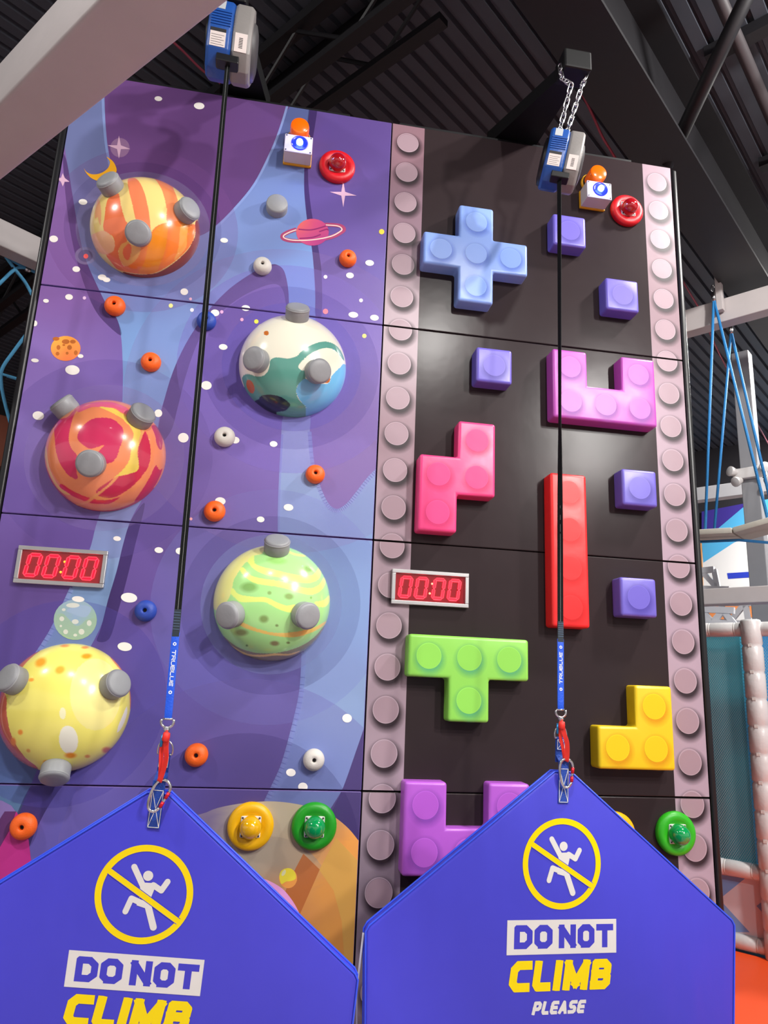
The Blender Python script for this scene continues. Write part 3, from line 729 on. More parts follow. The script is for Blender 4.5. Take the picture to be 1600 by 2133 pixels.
# ------------------------------------------------------------------ small bolt-on holds
def hold(px, py, r, col, label):
    p = Wp(px, py, -.025)
    o = (p[0], 0, p[2])
    colors = {'orange': '#f46414', 'white': '#cfcac2', 'blue': '#2747a8', 'grey': '#77757a'}
    t = thing('round_hold', label, 'climbing hold', o, 'small round holds on the space wall')
    m = MB(); R_ = r
    if col == 'grey':
        m.lathe([(R_, 0), (R_, .04), (R_ * .96, .05), (R_ * .85, .054), (0, .056)], o, (0, -1, 0), 36)
    else:
        m.lathe([(R_ * .93, 0), (R_, .012), (R_ * .99, .024), (R_ * .9, .038), (R_ * .72, .048), (R_ * .45, .053), (R_ * .24, .053), (R_ * .19, .050), (R_ * .18, .03), (0, .03)], o, (0, -1, 0), 36)
    m.build('body', GREYPAD if col == 'grey' else mat('hold_' + col, colors[col], .5, bump=.15, bscale=180), t, smooth=60)
    if col != 'grey':
        m = MB(); m.lathe([(R_ * .15, .03), (R_ * .15, .036), (R_ * .08, .036), (R_ * .07, .031), (0, .031)], o, (0, -1, 0), 12)
        m.build('bolt', DARKHOLE, t, smooth=40)
for a in [(725, 537, .049, 'orange', 'orange round hold below the ringed planet print, highest orange one'), (547, 553, .050, 'white', 'white round hold above the teal planet dome'),
          (239, 636, .053, 'orange', 'orange round hold below the orange striped dome'), (430, 667, .051, 'blue', 'blue round hold half behind the left black strap'),
          (314, 753, .051, 'orange', 'orange round hold on the light blue band between two domes'), (468, 909, .053, 'white', 'white round hold left below the teal planet dome'),
          (657, 987, .050, 'orange', 'orange round hold straight below the teal planet dome'), (447, 1064, .053, 'orange', 'orange round hold beside the strap above the green dome'),
          (303, 1272, .051, 'blue', 'blue round hold right of the bubble planet print'), (409, 1573, .053, 'orange', 'orange round hold right of the left carabiner sling'),
          (654, 1583, .051, 'white', 'white round hold lowest on the blue band above the buttons'), (48, 1722, .056, 'orange', 'orange round hold at the lower left edge above the barrier'),
          (577, 429, .060, 'grey', 'plain grey round pad hold above the ringed planet print')]:
    hold(*a)

# ------------------------------------------------------------------ soft tetromino blocks
CELL, BD = .2055, .09
def block(label, cells, c0, color, scol, studs=None, group='soft blocks on the brick wall'):
    """cells: list of (i,j), c0: world (x,z) of cell (0,0) centre at the front"""
    t = thing('soft_block', label, 'climbing hold', (c0[0], 0, c0[1]), group)
    bm = bmesh.new(); vd = {}
    def v(i, j):
        if (i, j) not in vd: vd[(i, j)] = bm.verts.new(((i - .5) * CELL, -BD, (j - .5) * CELL))
        return vd[(i, j)]
    fs = [bm.faces.new((v(i, j), v(i + 1, j), v(i + 1, j + 1), v(i, j + 1))) for i, j in cells]
    bmesh.ops.dissolve_faces(bm, faces=fs) if len(fs) > 1 else None
    # drop collinear vertices
    bmesh.ops.dissolve_limit(bm, angle_limit=.01, verts=bm.verts[:], edges=bm.edges[:])
    face = bm.faces[:][0]
    r = bmesh.ops.extrude_face_region(bm, geom=[face])
    vs = [g for g in r['geom'] if isinstance(g, bmesh.types.BMVert)]
    if face.is_valid: pass
    for q in vs: q.co.y = 0.0
    bmesh.ops.recalc_face_normals(bm, faces=bm.faces[:])
    ed = [e for e in bm.edges if not all(abs(q.co.y) < 1e-6 for q in e.verts)]
    bmesh.ops.bevel(bm, geom=ed, offset=.017, segments=4, affect='EDGES', profile=.55)
    me = bpy.data.meshes.new('body'); bm.to_mesh(me); bm.free()
    link('body', me, mat('block_' + color, color, .34, bump=.14, bscale=9, var=.03, spec=.5), t, smooth=40)
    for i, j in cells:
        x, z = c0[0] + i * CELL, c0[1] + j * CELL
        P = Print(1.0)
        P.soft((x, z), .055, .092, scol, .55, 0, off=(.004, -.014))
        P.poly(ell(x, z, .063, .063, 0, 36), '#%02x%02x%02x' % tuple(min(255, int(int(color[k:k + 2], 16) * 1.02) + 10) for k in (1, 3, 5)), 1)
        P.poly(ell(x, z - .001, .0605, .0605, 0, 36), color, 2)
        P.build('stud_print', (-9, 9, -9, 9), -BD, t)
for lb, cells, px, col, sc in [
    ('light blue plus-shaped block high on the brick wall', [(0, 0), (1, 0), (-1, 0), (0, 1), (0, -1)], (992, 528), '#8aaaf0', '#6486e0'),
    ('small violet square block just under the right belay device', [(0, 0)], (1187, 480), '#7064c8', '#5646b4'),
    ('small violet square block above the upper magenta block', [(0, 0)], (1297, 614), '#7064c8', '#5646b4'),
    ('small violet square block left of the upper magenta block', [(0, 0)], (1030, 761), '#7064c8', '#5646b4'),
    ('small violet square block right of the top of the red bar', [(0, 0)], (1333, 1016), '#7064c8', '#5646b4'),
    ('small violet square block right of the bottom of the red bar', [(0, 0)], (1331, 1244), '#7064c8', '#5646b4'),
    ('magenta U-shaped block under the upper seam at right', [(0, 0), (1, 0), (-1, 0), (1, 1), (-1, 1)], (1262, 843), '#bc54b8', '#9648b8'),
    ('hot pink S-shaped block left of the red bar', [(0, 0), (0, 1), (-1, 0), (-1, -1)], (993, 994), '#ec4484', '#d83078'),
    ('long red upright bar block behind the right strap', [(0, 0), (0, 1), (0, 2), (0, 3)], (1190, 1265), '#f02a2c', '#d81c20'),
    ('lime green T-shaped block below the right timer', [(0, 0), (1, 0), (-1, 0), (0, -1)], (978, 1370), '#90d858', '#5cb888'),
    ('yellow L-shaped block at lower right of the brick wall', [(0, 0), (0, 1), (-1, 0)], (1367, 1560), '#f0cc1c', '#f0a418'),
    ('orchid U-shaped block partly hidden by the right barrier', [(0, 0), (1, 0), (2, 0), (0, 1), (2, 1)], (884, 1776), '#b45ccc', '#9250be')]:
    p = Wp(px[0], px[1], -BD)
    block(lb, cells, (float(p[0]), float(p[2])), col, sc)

# ------------------------------------------------------------------ lamp pads with dome buttons
def lamp_pad(px, py, color, dcol, label, glow=0, gem=False):
    p = Wp(px, py, -.03); o = np.array([p[0], 0, p[2]])
    t = thing('button_pad', label, 'button', tuple(o), 'dome buttons on round pads')
    m = MB(); R_ = .105
    m.lathe([(R_ * .97, 0), (R_, .012), (R_ * .985, .026), (R_ * .9, .036), (R_ * .75, .040), (R_ * .6, .036), (R_ * .5, .030), (0, .03)], o, (0, -1, 0), 48)
    m.build('pad', mat('pad_' + color, color, .4, bump=.12, bscale=30), t, smooth=1)
    m = MB(); s = .046; m.box((o[0] - s, -.038, o[2] - s), (o[0] + s, -.026, o[2] + s)); pl = m.build('mounting_plate', mat('white_plate', '#dcd8d4', .4), t, bevel=.004)
    for sx in (-1, 1):
        for sz in (-1, 1):
            m = MB(); m.lathe([(.0045, .037), (.0045, .0395), (0, .0395)], (o[0] + sx * .038, 0, o[2] + sz * .038), (0, -1, 0), 8); m.build('screw', SCREW, pl)
    m = MB(); n = 10; rr = .049
    m.lathe([(rr, .036), (rr, .056)] + [(rr * math.cos(k / n * PI / 2), .056 + rr * math.sin(k / n * PI / 2)) for k in range(1, n)] + [(0, .056 + rr)], o, (0, -1, 0), 32)
    m.build('dome_button', mat('dome_' + dcol, dcol, .12, coat=1, spec=.6), t, smooth=1)
lamp_pad(703, 344, '#d01220', '#a80c18', 'red dome button on a red pad at the top of the space wall')
lamp_pad(1308, 436, '#d01220', '#a80c18', 'red dome button on a red pad at the top of the brick wall')
lamp_pad(522, 1722, '#f2b600', '#f0b400', 'yellow dome button on a yellow pad at the foot of the space wall')
lamp_pad(655, 1722, '#1f9a1e', '#089a50', 'green dome button on a green pad at the foot of the space wall')
lamp_pad(1284, 1738, '#f2b600', '#f0b400', 'yellow dome button pad half hidden behind the right barrier')
lamp_pad(1411, 1737, '#2fb41e', '#089a50', 'green dome button on a green pad over the right stud strip')

# ------------------------------------------------------------------ signal boxes and beacons
def signal(xc, zb, which):
    w, d, h = .155, .112, .112
    t = thing('signal_box', 'white box with a lit blue lamp at the top of the ' + which + ' wall', 'signal light', (xc, 0, zb), 'signal boxes')
    m = MB(); m.box((xc - w / 2 - .003, -.016, zb - .004), (xc + w / 2 + .003, 0, zb + h)); m.build('base_plate', mat('yellow_plate', '#e8a81c', .45), t, bevel=.003)
    m = MB(); m.box((xc - w / 2, -d + .012, zb), (xc + w / 2, -.016, zb + h)); m.build('body', mat('white_box', '#d6ccc8', .45), t, bevel=.004)
    m = MB(); m.box((xc - w / 2 - .001, -d, zb - .001), (xc + w / 2 + .001, -d + .012, zb + h + .001)); lid = m.build('lid', mat('white_lid', '#d2ccd4', .4), t, bevel=.004)
    for sx in (-1, 1):
        for sz in (0, 1):
            m = MB(); m.lathe([(.004, 0), (.004, .002), (0, .002)], (xc + sx * (w / 2 - .009), -d, zb + .009 + sz * (h - .018)), (0, -1, 0), 8); m.build('screw', SCREW, lid)
    cz = zb + h * .55; c = (xc + .006, -d, cz)
    m = MB(); m.lathe([(.046, 0), (.046, .004), (.043, .006), (.040, .004), (.034, .003), (0, .003)], c, (0, -1, 0), 36)
    m.build('lamp_rim', mat('blue_lamp_rim', '#1a28e0', .25, emit=1.0, coat=.5), t, smooth=40)
    m = MB(); m.lathe([(.019, .003), (.019, .012), (.016, .02), (.009, .024), (0, .025)], c, (0, -1, 0), 28)
    m.build('lamp', mat('blue_lamp_core', '#a8e0ff', .3, emit=4), t, smooth=1)
    l = bpy.data.lights.new('blue_lamp_light', 'POINT'); l.energy = .9; l.color = (.12, .16, 1); l.shadow_soft_size = .02
    lo = bpy.data.objects.new('blue_lamp_light', l); COL.objects.link(lo); lo.parent = t
    lo.location = (.006, -d - .05, cz - zb)
    b = (xc, 0, zb + h + .068)
    t2 = thing('warning_beacon', 'orange cylindrical warning beacon above the blue lamp on the ' + which + ' wall', 'beacon', b, 'orange beacons')
    m = MB(); m.lathe([(.066, 0), (.066, .012), (.058, .016), (0, .016)], b, (0, -1, 0), 32); m.build('flange', mat('yellow_plate', '#e8a81c', .45), t2, smooth=40)
    m = MB(); m.lathe([(.058, .012), (.058, .028), (.053, .03)], b, (0, -1, 0), 32); m.build('collar', BLACKP, t2, smooth=40)
    m = MB(); m.lathe([(.054, .028), (.054, .10), (.050, .112), (.040, .117), (0, .118)], b, (0, -1, 0), 36)
    m.build('lens', mat('orange_lens', '#ff6a08', .2, coat=.7, emit=.12), t2, smooth=40)
signal(-.5425, 4.597, 'space')
signal(1.259, 4.600, 'brick')

# ------------------------------------------------------------------ timers
def timer(xc, zc, label, orange_dots):
    w, h = .405, .178
    t = thing('led_timer', label, 'timer', (xc, 0, zc), 'race timers')
    m = MB(); m.box((xc - w / 2 + .006, -.012, zc - h / 2 + .006), (xc + w / 2 - .006, 0, zc + h / 2 - .006)); m.build('display_back', mat('dark_red_acrylic', '#7a0410', .16, emit=.55, coat=.6), t)
    fw = .02
    for nm, a, b in (('frame_rail', (-w / 2, h / 2 - fw), (w / 2, h / 2)), ('frame_rail', (-w / 2, -h / 2), (w / 2, -h / 2 + fw)), ('frame_stile', (-w / 2, -h / 2 + fw), (-w / 2 + fw, h / 2 - fw)), ('frame_stile', (w / 2 - fw, -h / 2 + fw), (w / 2, h / 2 - fw))):
        m = MB(); m.box((xc + a[0], -.026, zc + a[1]), (xc + b[0], 0, zc + b[1])); m.build(nm, ALU, t, bevel=.003)
    GLOW = mat('led_red', '#ff2a3a', .4, emit=2.6)
    CORE = mat('led_red_core', '#f00828', .4, emit=1.3)
    sh = .14
    dw, dh, gap = .05, .098, .004
    for dx in (-.147, -.065, .026, .108):
        def pt(u, v): return (xc + dx + .018 + u * dw / 2 + v * dh / 2 * sh, zc + v * dh / 2)
        g = .07
        segs = [[(-.86, 1), (.86, 1)], [(-.86, -1), (.86, -1)], [(-1, g), (-1, 1 - .06)], [(1, g), (1, 1 - .06)], [(-1, -g), (-1, -1 + .06)], [(1, -g), (1, -1 + .06)]]
        for sgm in segs:
            a, b = pt(*sgm[0]), pt(*sgm[1])
            m = MB(); y = -.0155
            v = Vector((b[0] - a[0], 0, b[1] - a[1])); L = v.length; d = v / L; n = Vector((-d.z, 0, d.x)); hw = .0068
            A, B = Vector((a[0], y, a[1])), Vector((b[0], y, b[1]))
            loop = [A - d * hw * .5, A + d * hw * .5 + n * hw, B - d * hw * .5 + n * hw, B + d * hw * .5, B - d * hw * .5 - n * hw, A + d * hw * .5 - n * hw]
            m.tube(loop, .0022, 6, closed=True)
            sg_ = m.build('segment', GLOW, t, smooth=1)
            m = MB(); vs = [p + Vector((0, .0005, 0)) for p in loop] + [p + Vector((0, .003, 0)) for p in loop]
            m.add(vs, [tuple(range(6)), tuple(range(11, 5, -1))] + [(k, (k + 1) % 6, (k + 1) % 6 + 6, k + 6) for k in range(6)])
            m.build('segment_core', CORE, sg_)
    for v in (.28, -.28):
        c = (xc - .004 + .008 + v * .02, -.013, zc + v * .09)
        m = MB(); m.lathe([(.0058, 0), (.005, .003), (.003, .0045), (0, .005)], c, (0, -1, 0), 14)
        m.build('colon_dot', mat('led_amber', '#ffa030', .4, emit=1.6) if orange_dots else mat('led_coral', '#ff8a70', .4, emit=2.2), t, smooth=1)
timer(-1.490, 2.197, 'red LED timer reading 00:00 on the purple space wall', True)
timer(.304, 2.205, 'red LED timer reading 00:00 on the black brick wall', False)

# ------------------------------------------------------------------ belay barriers
KS = .44 / .42
def eul(yaw, tilt, roll):
    return Matrix.Rotation(yaw, 3, 'Z') @ Matrix.Rotation(-tilt, 3, 'X') @ Matrix.Rotation(roll, 3, 'Y')
# stroke letters: paths on a unit cell (x 0..w, z 0..1)
G = {
 'D': (.78, [[(0, 0), (.52, 0), (.78, .24), (.78, .76), (.52, 1), (0, 1), (0, 0), (.1, 0)]]),
 'O': (.78, [[(.22, 0), (.56, 0), (.78, .2), (.78, .8), (.56, 1), (.22, 1), (0, .8), (0, .2), (.22, 0), (.3, 0)]]),
 'N': (.78, [[(0, 0), (0, 1)], [(0, 1), (.78, 0)], [(.78, 0), (.78, 1)]]),
 'T': (.80, [[(0, 1), (.80, 1)], [(.40, 0), (.40, 1)]]),
 'C': (.76, [[(.76, 1), (.2, 1), (0, .8), (0, .2), (.2, 0), (.76, 0)]]),
 'L': (.62, [[(0, 1), (0, .12), (.1, 0), (.62, 0)]]),
 'I': (.0, [[(0, 0), (0, 1)]]),
 'M': (1.02, [[(0, 0), (0, 1)], [(0, 1), (.51, .12)], [(.51, .12), (1.02, 1)], [(1.02, 1), (1.02, 0)]]),
 'B': (.74, [[(0, 0), (.58, 0), (.74, .14), (.74, .38), (.6, .51), (0, .51)], [(.6, .51), (.72, .64), (.72, .87), (.56, 1), (0, 1), (0, 0)]]),
 'P': (.74, [[(0, 0), (0, 1), (.56, 1), (.74, .86), (.74, .54), (.56, .4), (0, .4)]]),
 'E': (.66, [[(.66, 1), (.12, 1), (0, .88), (0, .12), (.12, 0), (.66, 0)], [(0, .5), (.6, .5)]]),
 'A': (.80, [[(0, 0), (.40, 1), (.80, 0)], [(.16, .28), (.64, .28)]]),
 'S': (.70, [[(.70, 1), (.16, 1), (0, .88), (0, .62), (.14, .5), (.56, .5), (.70, .38), (.70, .12), (.54, 0), (0, 0)]]),
 'R': (.72, [[(0, 0), (0, 1), (.56, 1), (.72, .86), (.72, .58), (.56, .45), (0, .45)], [(.4, .45), (.72, 0)]]),
 'U': (.74, [[(0, 1), (0, .18), (.18, 0), (.56, 0), (.74, .18), (.74, 1)]]),
 ' ': (.25, [])}
def text_strokes(txt, th, width, gap):
    n = len(txt)
    sp = sum(1 for c in txt if c == ' ')
    gw = (width - (n - sp) * th - (n - 1) * gap) / sum(G[c][0] for c in txt)
    x, out = 0, []
    for ch in txt:
        w, paths = G[ch]
        for p in paths: out.append([(x + a * gw, b) for a, b in p])
        x += w * gw + (0 if ch == ' ' else th) + gap
    return out
def add_text(P, txt, x0, x1, z0, z1, t, color, level, slant=.0, gap=.09):
    H = z1 - z0; th = t * H                       # stroke width in metres
    st = text_strokes(txt, th, x1 - x0 - abs(slant) * H, gap * H); n_start = len(P.t)
    x0 = x0 + abs(slant) * H / 2
    for p in st:
        q = [(x0 + th / 2 + a + slant * (b - .5) * H, z0 + th / 2 + b * (H - th)) for a, b in p]
        A = np.array(q)
        for i in range(len(A) - 1):
            d = A[i + 1] - A[i]; L = np.linalg.norm(d)
            if L < 1e-9: continue
            d = d / L; n = np.array([-d[1], d[0]]) * th / 2
            e0 = d * th * (.5 if i == 0 and (abs(d[0]) > .98) else (.5 if i == 0 else .2)); e1 = d * th * (.5 if i == len(A) - 2 else .2)
            level += .04
            P.poly([tuple(A[i] - n - e0), tuple(A[i + 1] - n + e1), tuple(A[i + 1] + n + e1), tuple(A[i] + n - e0)], color, level)
        for a in A[1:-1]:
            level += .04
            P.poly(ell(a[0], a[1], th / 2, th / 2, 0, 12), color, level)
    for i in range(n_start, len(P.t)):
        lv, al, T = P.t[i]; P.t[i] = (lv, al, clip_tri(T, -9, 9, z0, z1))
    P.t[:] = [q for q in P.t if len(q[2]) >= 3]
def capsule(P, pts, r, color, level):
    for a, b in zip(pts, pts[1:]):
        a, b = np.array(a), np.array(b); d = b - a; L = np.linalg.norm(d); n = np.array([-d[1], d[0]]) / L * r
        level += .04; P.poly([tuple(a - n), tuple(b - n), tuple(b + n), tuple(a + n)], color, level)
    for a in pts:
        level += .04; P.poly(ell(a[0], a[1], r, r, 0, 16), color, level)
BLUEV = mat('royal_blue_vinyl', '#4140c2', .36, bump=.4, bscale=1.3, var=.04, spec=.4, stretch=(3.0, 1, .8))
BIND = mat('blue_binding', '#2f4fe0', .4)
WEBB = mat('blue_webbing', '#0f3f9e', .6, bump=.4, bscale=260)
STITCH = mat('white_stitching', '#e4e2dc', .7)
YEL, WHT = '#f2d800', '#dcdcd8'
def barrier(label, loc, ang, which):
    Rm = eul(*ang)
    t = thing('belay_barrier', label, 'barrier', (0, 0, 0), 'do not climb barriers')
    zb = -loc[2] / Rm[2][2] + .012
    ay, sx, sy = .350, .742, -.225
    th = .040
    outline = [(-.69, zb), (.70 if which == 'R' else .74, zb), (sx, sy), (sx - .012, sy + .02), (.035, ay - .022), (-.035, ay - .022), (-sx + .012, sy + .02), (-sx, sy)]
    bm = bmesh.new()
    vs = [bm.verts.new((x, 0, z)) for x, z in outline]
    f = bm.faces.new(vs)
    r = bmesh.ops.extrude_face_region(bm, geom=[f])
    for q in r['geom']:
        if isinstance(q, bmesh.types.BMVert): q.co.y = th
    bmesh.ops.recalc_face_normals(bm, faces=bm.faces[:])
    ed = [e for e in bm.edges if e.is_manifold and e.calc_face_angle(0) > .2]
    bmesh.ops.bevel(bm, geom=ed, offset=.012, segments=3, affect='EDGES', profile=.5)
    me = bpy.data.meshes.new('pad'); bm.to_mesh(me); bm.free()
    pad = link('pad', me, BLUEV, t, smooth=40)
    # piping along the edges
    for nm, y, m_ in (('front_piping', .003, BIND), ('back_piping', th - .003, BIND)):
        m = MB(); m.tube([(x, y, z) for x, z in outline], .0038, 6, closed=True); m.build(nm, m_, t, smooth=1)
    m = MB(); m.tube([(-sx - .004, .02, sy - .01), (-sx - .012, .035, sy - .2), (-.71, .035, zb + .05)], .004, 6); m.build('zip_cord', mat('grey_cord', '#b8b4c0', .5), t, smooth=1)
    # printed sign
    P = Print(1.0)
    ro, ri = .160, .1385
    n = 72
    for k in range(n):
        a, b = 2 * PI * k / n, 2 * PI * (k + 1) / n
        P.poly([(ro * math.cos(a), ro * math.sin(a)), (ro * math.cos(b), ro * math.sin(b)), (ri * math.cos(b), ri * math.sin(b)), (ri * math.cos(a), ri * math.sin(a))], YEL, 1)
    ux, uz = .160 / 163, .160 / 186
    f = lambda x, y: ((x - 742) * ux, -(y - 395) * uz)
    capsule(P, [f(697, 296), f(733, 362)], .0098, WHT, 1)
    P.poly(ell(*f(747, 325), .0165, .0165, 0, 24), WHT, 1)
    P.poly([f(722, 352), f(778, 350), f(772, 380), f(765, 410), f(727, 410), f(728, 385)], WHT, 1.4)
    capsule(P, [f(768, 358), f(797, 376), f(814, 341)], .0095, WHT, 1.6)
    P.poly([f(722, 416), f(765, 417), f(768, 440), f(750, 446), f(722, 438)], WHT, 1.5)
    capsule(P, [f(742, 430), f(702, 414), f(688, 464)], .0095, WHT, 2.0)
    capsule(P, [f(757, 428), f(787, 514)], .0112, WHT, 2.4)
    a, b = np.array(f(617, 318)), np.array(f(867, 486)); d = (b - a) / np.linalg.norm(b - a); nn = np.array([-d[1], d[0]]) * .0092
    P.poly([tuple(a - nn * 1.25), tuple(b - nn * 1.25), tuple(b + nn * 1.25), tuple(a + nn * 1.25)], '#4140c2', 3)
    P.poly([tuple(a - nn), tuple(b - nn), tuple(b + nn), tuple(a + nn)], YEL, 4)
    P.poly([(-.215, -.194), (.225, -.194), (.225, -.310), (-.215, -.310)], WHT, 1)
    add_text(P, 'DO', -.187, -.035, -.291, -.211, .28, '#4140c2', 2)
    add_text(P, 'NOT', -.010, .212, -.291, -.211, .28, '#4140c2', 2)
    add_text(P, 'CLIMB', -.205, .208, -.432, -.330, .29, YEL, 1, slant=.10)
    add_text(P, 'PLEASE', -.112, .102, -.508, -.464, .27, WHT, 1, slant=.2)
    P.poly(ell(-.135, -.590, .014, .014, 0, 20), WHT, 1); P.poly(ell(-.135, -.592, .006, .006, 0, 12), '#4140c2', 2)
    add_text(P, 'SUPER AMUSEMENT', -.110, .085, -.603, -.580, .20, WHT, 1, slant=.2)
    P.build('printed_sign', (-9, 9, -9, 9), -.0006, t)
    # sewn webbing loop with stitching and D-ring
    z0, z1, zt = ay - .135, ay + .02, ay + .105
    m = MB(); m.box((-.021, -.005, z0), (.021, -.001, z1)); m.box((-.019, .028, z1 - .01), (.019, .032, zt)); m.bar((0, -.003, z1 - .004), (0, .030, z1 + .02), .04, .004)
    m.box((-.017, .022, zt - .05), (.017, .027, zt)); wbo = m.build('webbing_loop', WEBB, t)
    s = MB()
    for (xa, za), (xb, zb_) in [((-.018, z0 + .004), (.018, z0 + .004)), ((-.018, z1 - .03), (.018, z1 - .03)), ((-.018, z0 + .004), (-.018, z1 - .03)), ((.018, z0 + .004), (.018, z1 - .03)), ((-.018, z0 + .004), (.018, z1 - .03)), ((.018, z0 + .004), (-.018, z1 - .03))]:
        s.bar((xa, -.0055, za), (xb, -.0055, zb_), .0016, .0012, up=(0, 1, 0))
    for (xa, za), (xb, zb_) in [((-.015, zt - .046), (.015, zt - .046)), ((-.015, zt - .01), (.015, zt - .01)), ((-.015, zt - .046), (.015, zt - .01)), ((.015, zt - .046), (-.015, zt - .01)), ((-.015, zt - .046), (-.015, zt - .01)), ((.015, zt - .046), (.015, zt - .01))]:
        s.bar((xa, .0215, za), (xb, .0215, zb_), .0014, .0012, up=(0, 1, 0))
    s.build('stitching', STITCH, wbo)['kind'] = 'stuff'
    m = MB(); pts = [(-.024, .026, zt - .004), (-.025, .026, zt + .014), (-.018, .026, zt + .032), (0, .026, zt + .042), (.018, .026, zt + .032), (.025, .026, zt + .014), (.024, .026, zt - .004)]
    m.tube(catmull(pts, 4, False) + [(.024, .026, zt - .004)], .0028, 8); m.tube([(-.025, .026, zt - .004), (.025, .026, zt - .004)], .0028, 8)
    m.build('d_ring', STEEL, t, smooth=1)
    t.matrix_world = Matrix.Translation(loc) @ Rm.to_4x4()
    return Matrix.Translation(loc) @ Rm.to_4x4()
def kscale(p): return Vector(CAM + (np.array(p) - CAM) * KS)
LR = kscale((.607, -.933, 1.116)); LL = kscale((-.825, -1.013, 1.038))
MR = barrier('blue do-not-climb barrier in front of the black brick wall', LR, [math.radians(a) for a in (3.793, -2.259, .817)], 'R')
ML = barrier('blue do-not-climb barrier in front of the purple space wall', LL, [math.radians(a) for a in (-4.103, -9.871, 3.497)], 'L')

# ------------------------------------------------------------------ auto belays: straps, clips, devices
BLKWEB = mat('black_webbing', '#0e1011', .7, bump=.3, bscale=250, spec=.15)
GRNWEB = BLKWEB
SLEEVE = mat('blue_sleeve', '#0c4fd0', .5, bump=.2, bscale=200)
REDSL = mat('red_sling', '#d82a20', .55)
def ribbon(m, pts, ws, angs, th=.0028):
    """flat strap through pts; angs: rotation of its width direction about the strap (0 = along X)"""
    P_ = [Vector(p) for p in pts]; vs, fs = [], []
    for i, p in enumerate(P_):
        d = (P_[min(i + 1, len(P_) - 1)] - P_[max(i - 1, 0)]).normalized()
        x = Vector((1, 0, 0)); x = (x - d * x.dot(d)).normalized(); y = d.cross(x)
        a = angs[i]; w = x * math.cos(a) + y * math.sin(a); n = d.cross(w).normalized()
        for q, k in ((-1, -1), (1, -1), (1, 1), (-1, 1)):
            vs.append(p + w * q * ws[i] / 2 + n * k * th / 2)
    for i in range(len(P_) - 1):
        for k in range(4):
            l = (k + 1) % 4
            fs.append((i * 4 + k, i * 4 + l, i * 4 + 4 + l, i * 4 + 4 + k))
    fs += [(3, 2, 1, 0), tuple((len(P_) - 1) * 4 + k for k in range(4))]
    m.add(vs, fs)
def belay(which, top_px, top_y, sl_top, sl_bot, bot_y, Mb, twist, labels, up):
    top = Vector(Wp(*top_px, top_y)); bot = Vector(Wp(*sl_bot, bot_y))
    # sleeve top lies on the straight line between them
    n = 48
    frac = (sl_top[1] - top_px[1]) / (sl_bot[1] - top_px[1])
    best = min((abs(to_px(*[(top + (bot - top) * f)[i] for i in (0, 2)], (top + (bot - top) * f)[1])[1] - sl_top[1]), f) for f in np.linspace(.5, 1, 400))[1]
    t = thing('belay_strap', labels[0], 'strap', tuple(bot), 'belay straps')
    m = MB(); pts = [top + (bot - top) * (best * k / n) for k in range(n + 1)]
    ribbon(m, pts, [.0235] * (n + 1), [twist(k / n) for k in range(n + 1)]); m.build('webbing', BLKWEB, t, smooth=30)
    st = MB(); d = (bot - top)
    pts2 = [p + Vector((0, -.0018, 0)) for p in pts]
    ribbon(st, pts2, [.0012] * (n + 1), [twist(k / n) for k in range(n + 1)], .0006); st.build('stitch_line', mat('grey_stitch', '#8a8c8c', .7), t)
    sa = top + d * best
    m = MB(); ribbon(m, [sa - d * .028, sa + d * .005], [.024, .024], [0, 0], .007)
    pk = m.build('stitched_pack', mat('dark_navy_webbing', '#10202e', .6), t)
    for k in range(7):
        q = sa - d * (.004 + .0034 * k)
        m = MB(); m.bar(q + Vector((-.011, -.0042, 0)), q + Vector((.011, -.0042, 0)), .001, .001); m.build('bar_tack', mat('blue_grey_thread', '#6a86a8', .7), pk)
    m = MB(); ribbon(m, [sa, sa + (bot - sa) * .1, sa + (bot - sa) * .9, bot], [.027, .027, .026, .025], [0, 0, 0, 0], .006)
    sl = m.build('blue_sleeve', SLEEVE, t, bevel=.0015, smooth=40)
    # lettering on the sleeve, running along it
    P = Print(1.0); L = (bot - sa).length
    add_text(P, 'TRUBLUE', -.062, .062, -.0066, .0066, .2, '#e8ecf4', 1, slant=.1)
    for sx in (-.082, .082):
        for k in range(6):
            a, b = PI / 3 * k, PI / 3 * (k + 1)
            P.poly([(sx + r * math.cos(q), r * math.sin(q)) for r, q in ((.0065, a), (.0065, b), (.0032, b), (.0032, a))], '#e8ecf4', 1)
    mid = sa + (bot - sa) * .42
    dd = (bot - sa).normalized()
    if up: dd = -dd
    zz = dd.cross(Vector((0, -1, 0))).normalized() * -1
    V, Fc, C = [], [], []
    for lev, a, T in P.t:
        n0 = len(V)
        for q in T:
            V.append(mid + dd * float(q[0]) + zz * float(q[1]) + Vector((0, -.0036, 0))); C.append(q[2:])
        Fc.append(tuple(range(n0, n0 + len(T))))
    lt = colored_mesh('lettering', V, Fc, C, PRINT, sl)
    # swivel, red sling, carabiner
    end = Mb @ Vector((.004, -.012, .350 - .028))
    s0 = bot + Vector((0, -.002, -.004))
    sw = thing('swivel', labels[1], 'swivel', tuple(s0), 'steel swivels on the straps')
    m = MB(); pts = [s0 + Vector((.021 * math.cos(a), 0, -.006 + .019 * math.sin(a))) for a in np.linspace(PI * .86, PI * 2.14, 14)]
    m.tube(pts, .0042, 8); m.tube([s0 + Vector((-.0165, 0, .003)), s0 + Vector((.0165, 0, .003))], .0036, 8); m.build('bow', STEEL, sw, smooth=1)
    m = MB(); m.lathe([(0, 0), (.010, .001), (.011, .008), (.008, .012), (.006, .03), (0, .031)], s0 + Vector((0, 0, -.024)), (0, 0, -1), 16); m.build('barrel', STEEL, sw, smooth=40)
    s1 = s0 + Vector((0, 0, -.052))
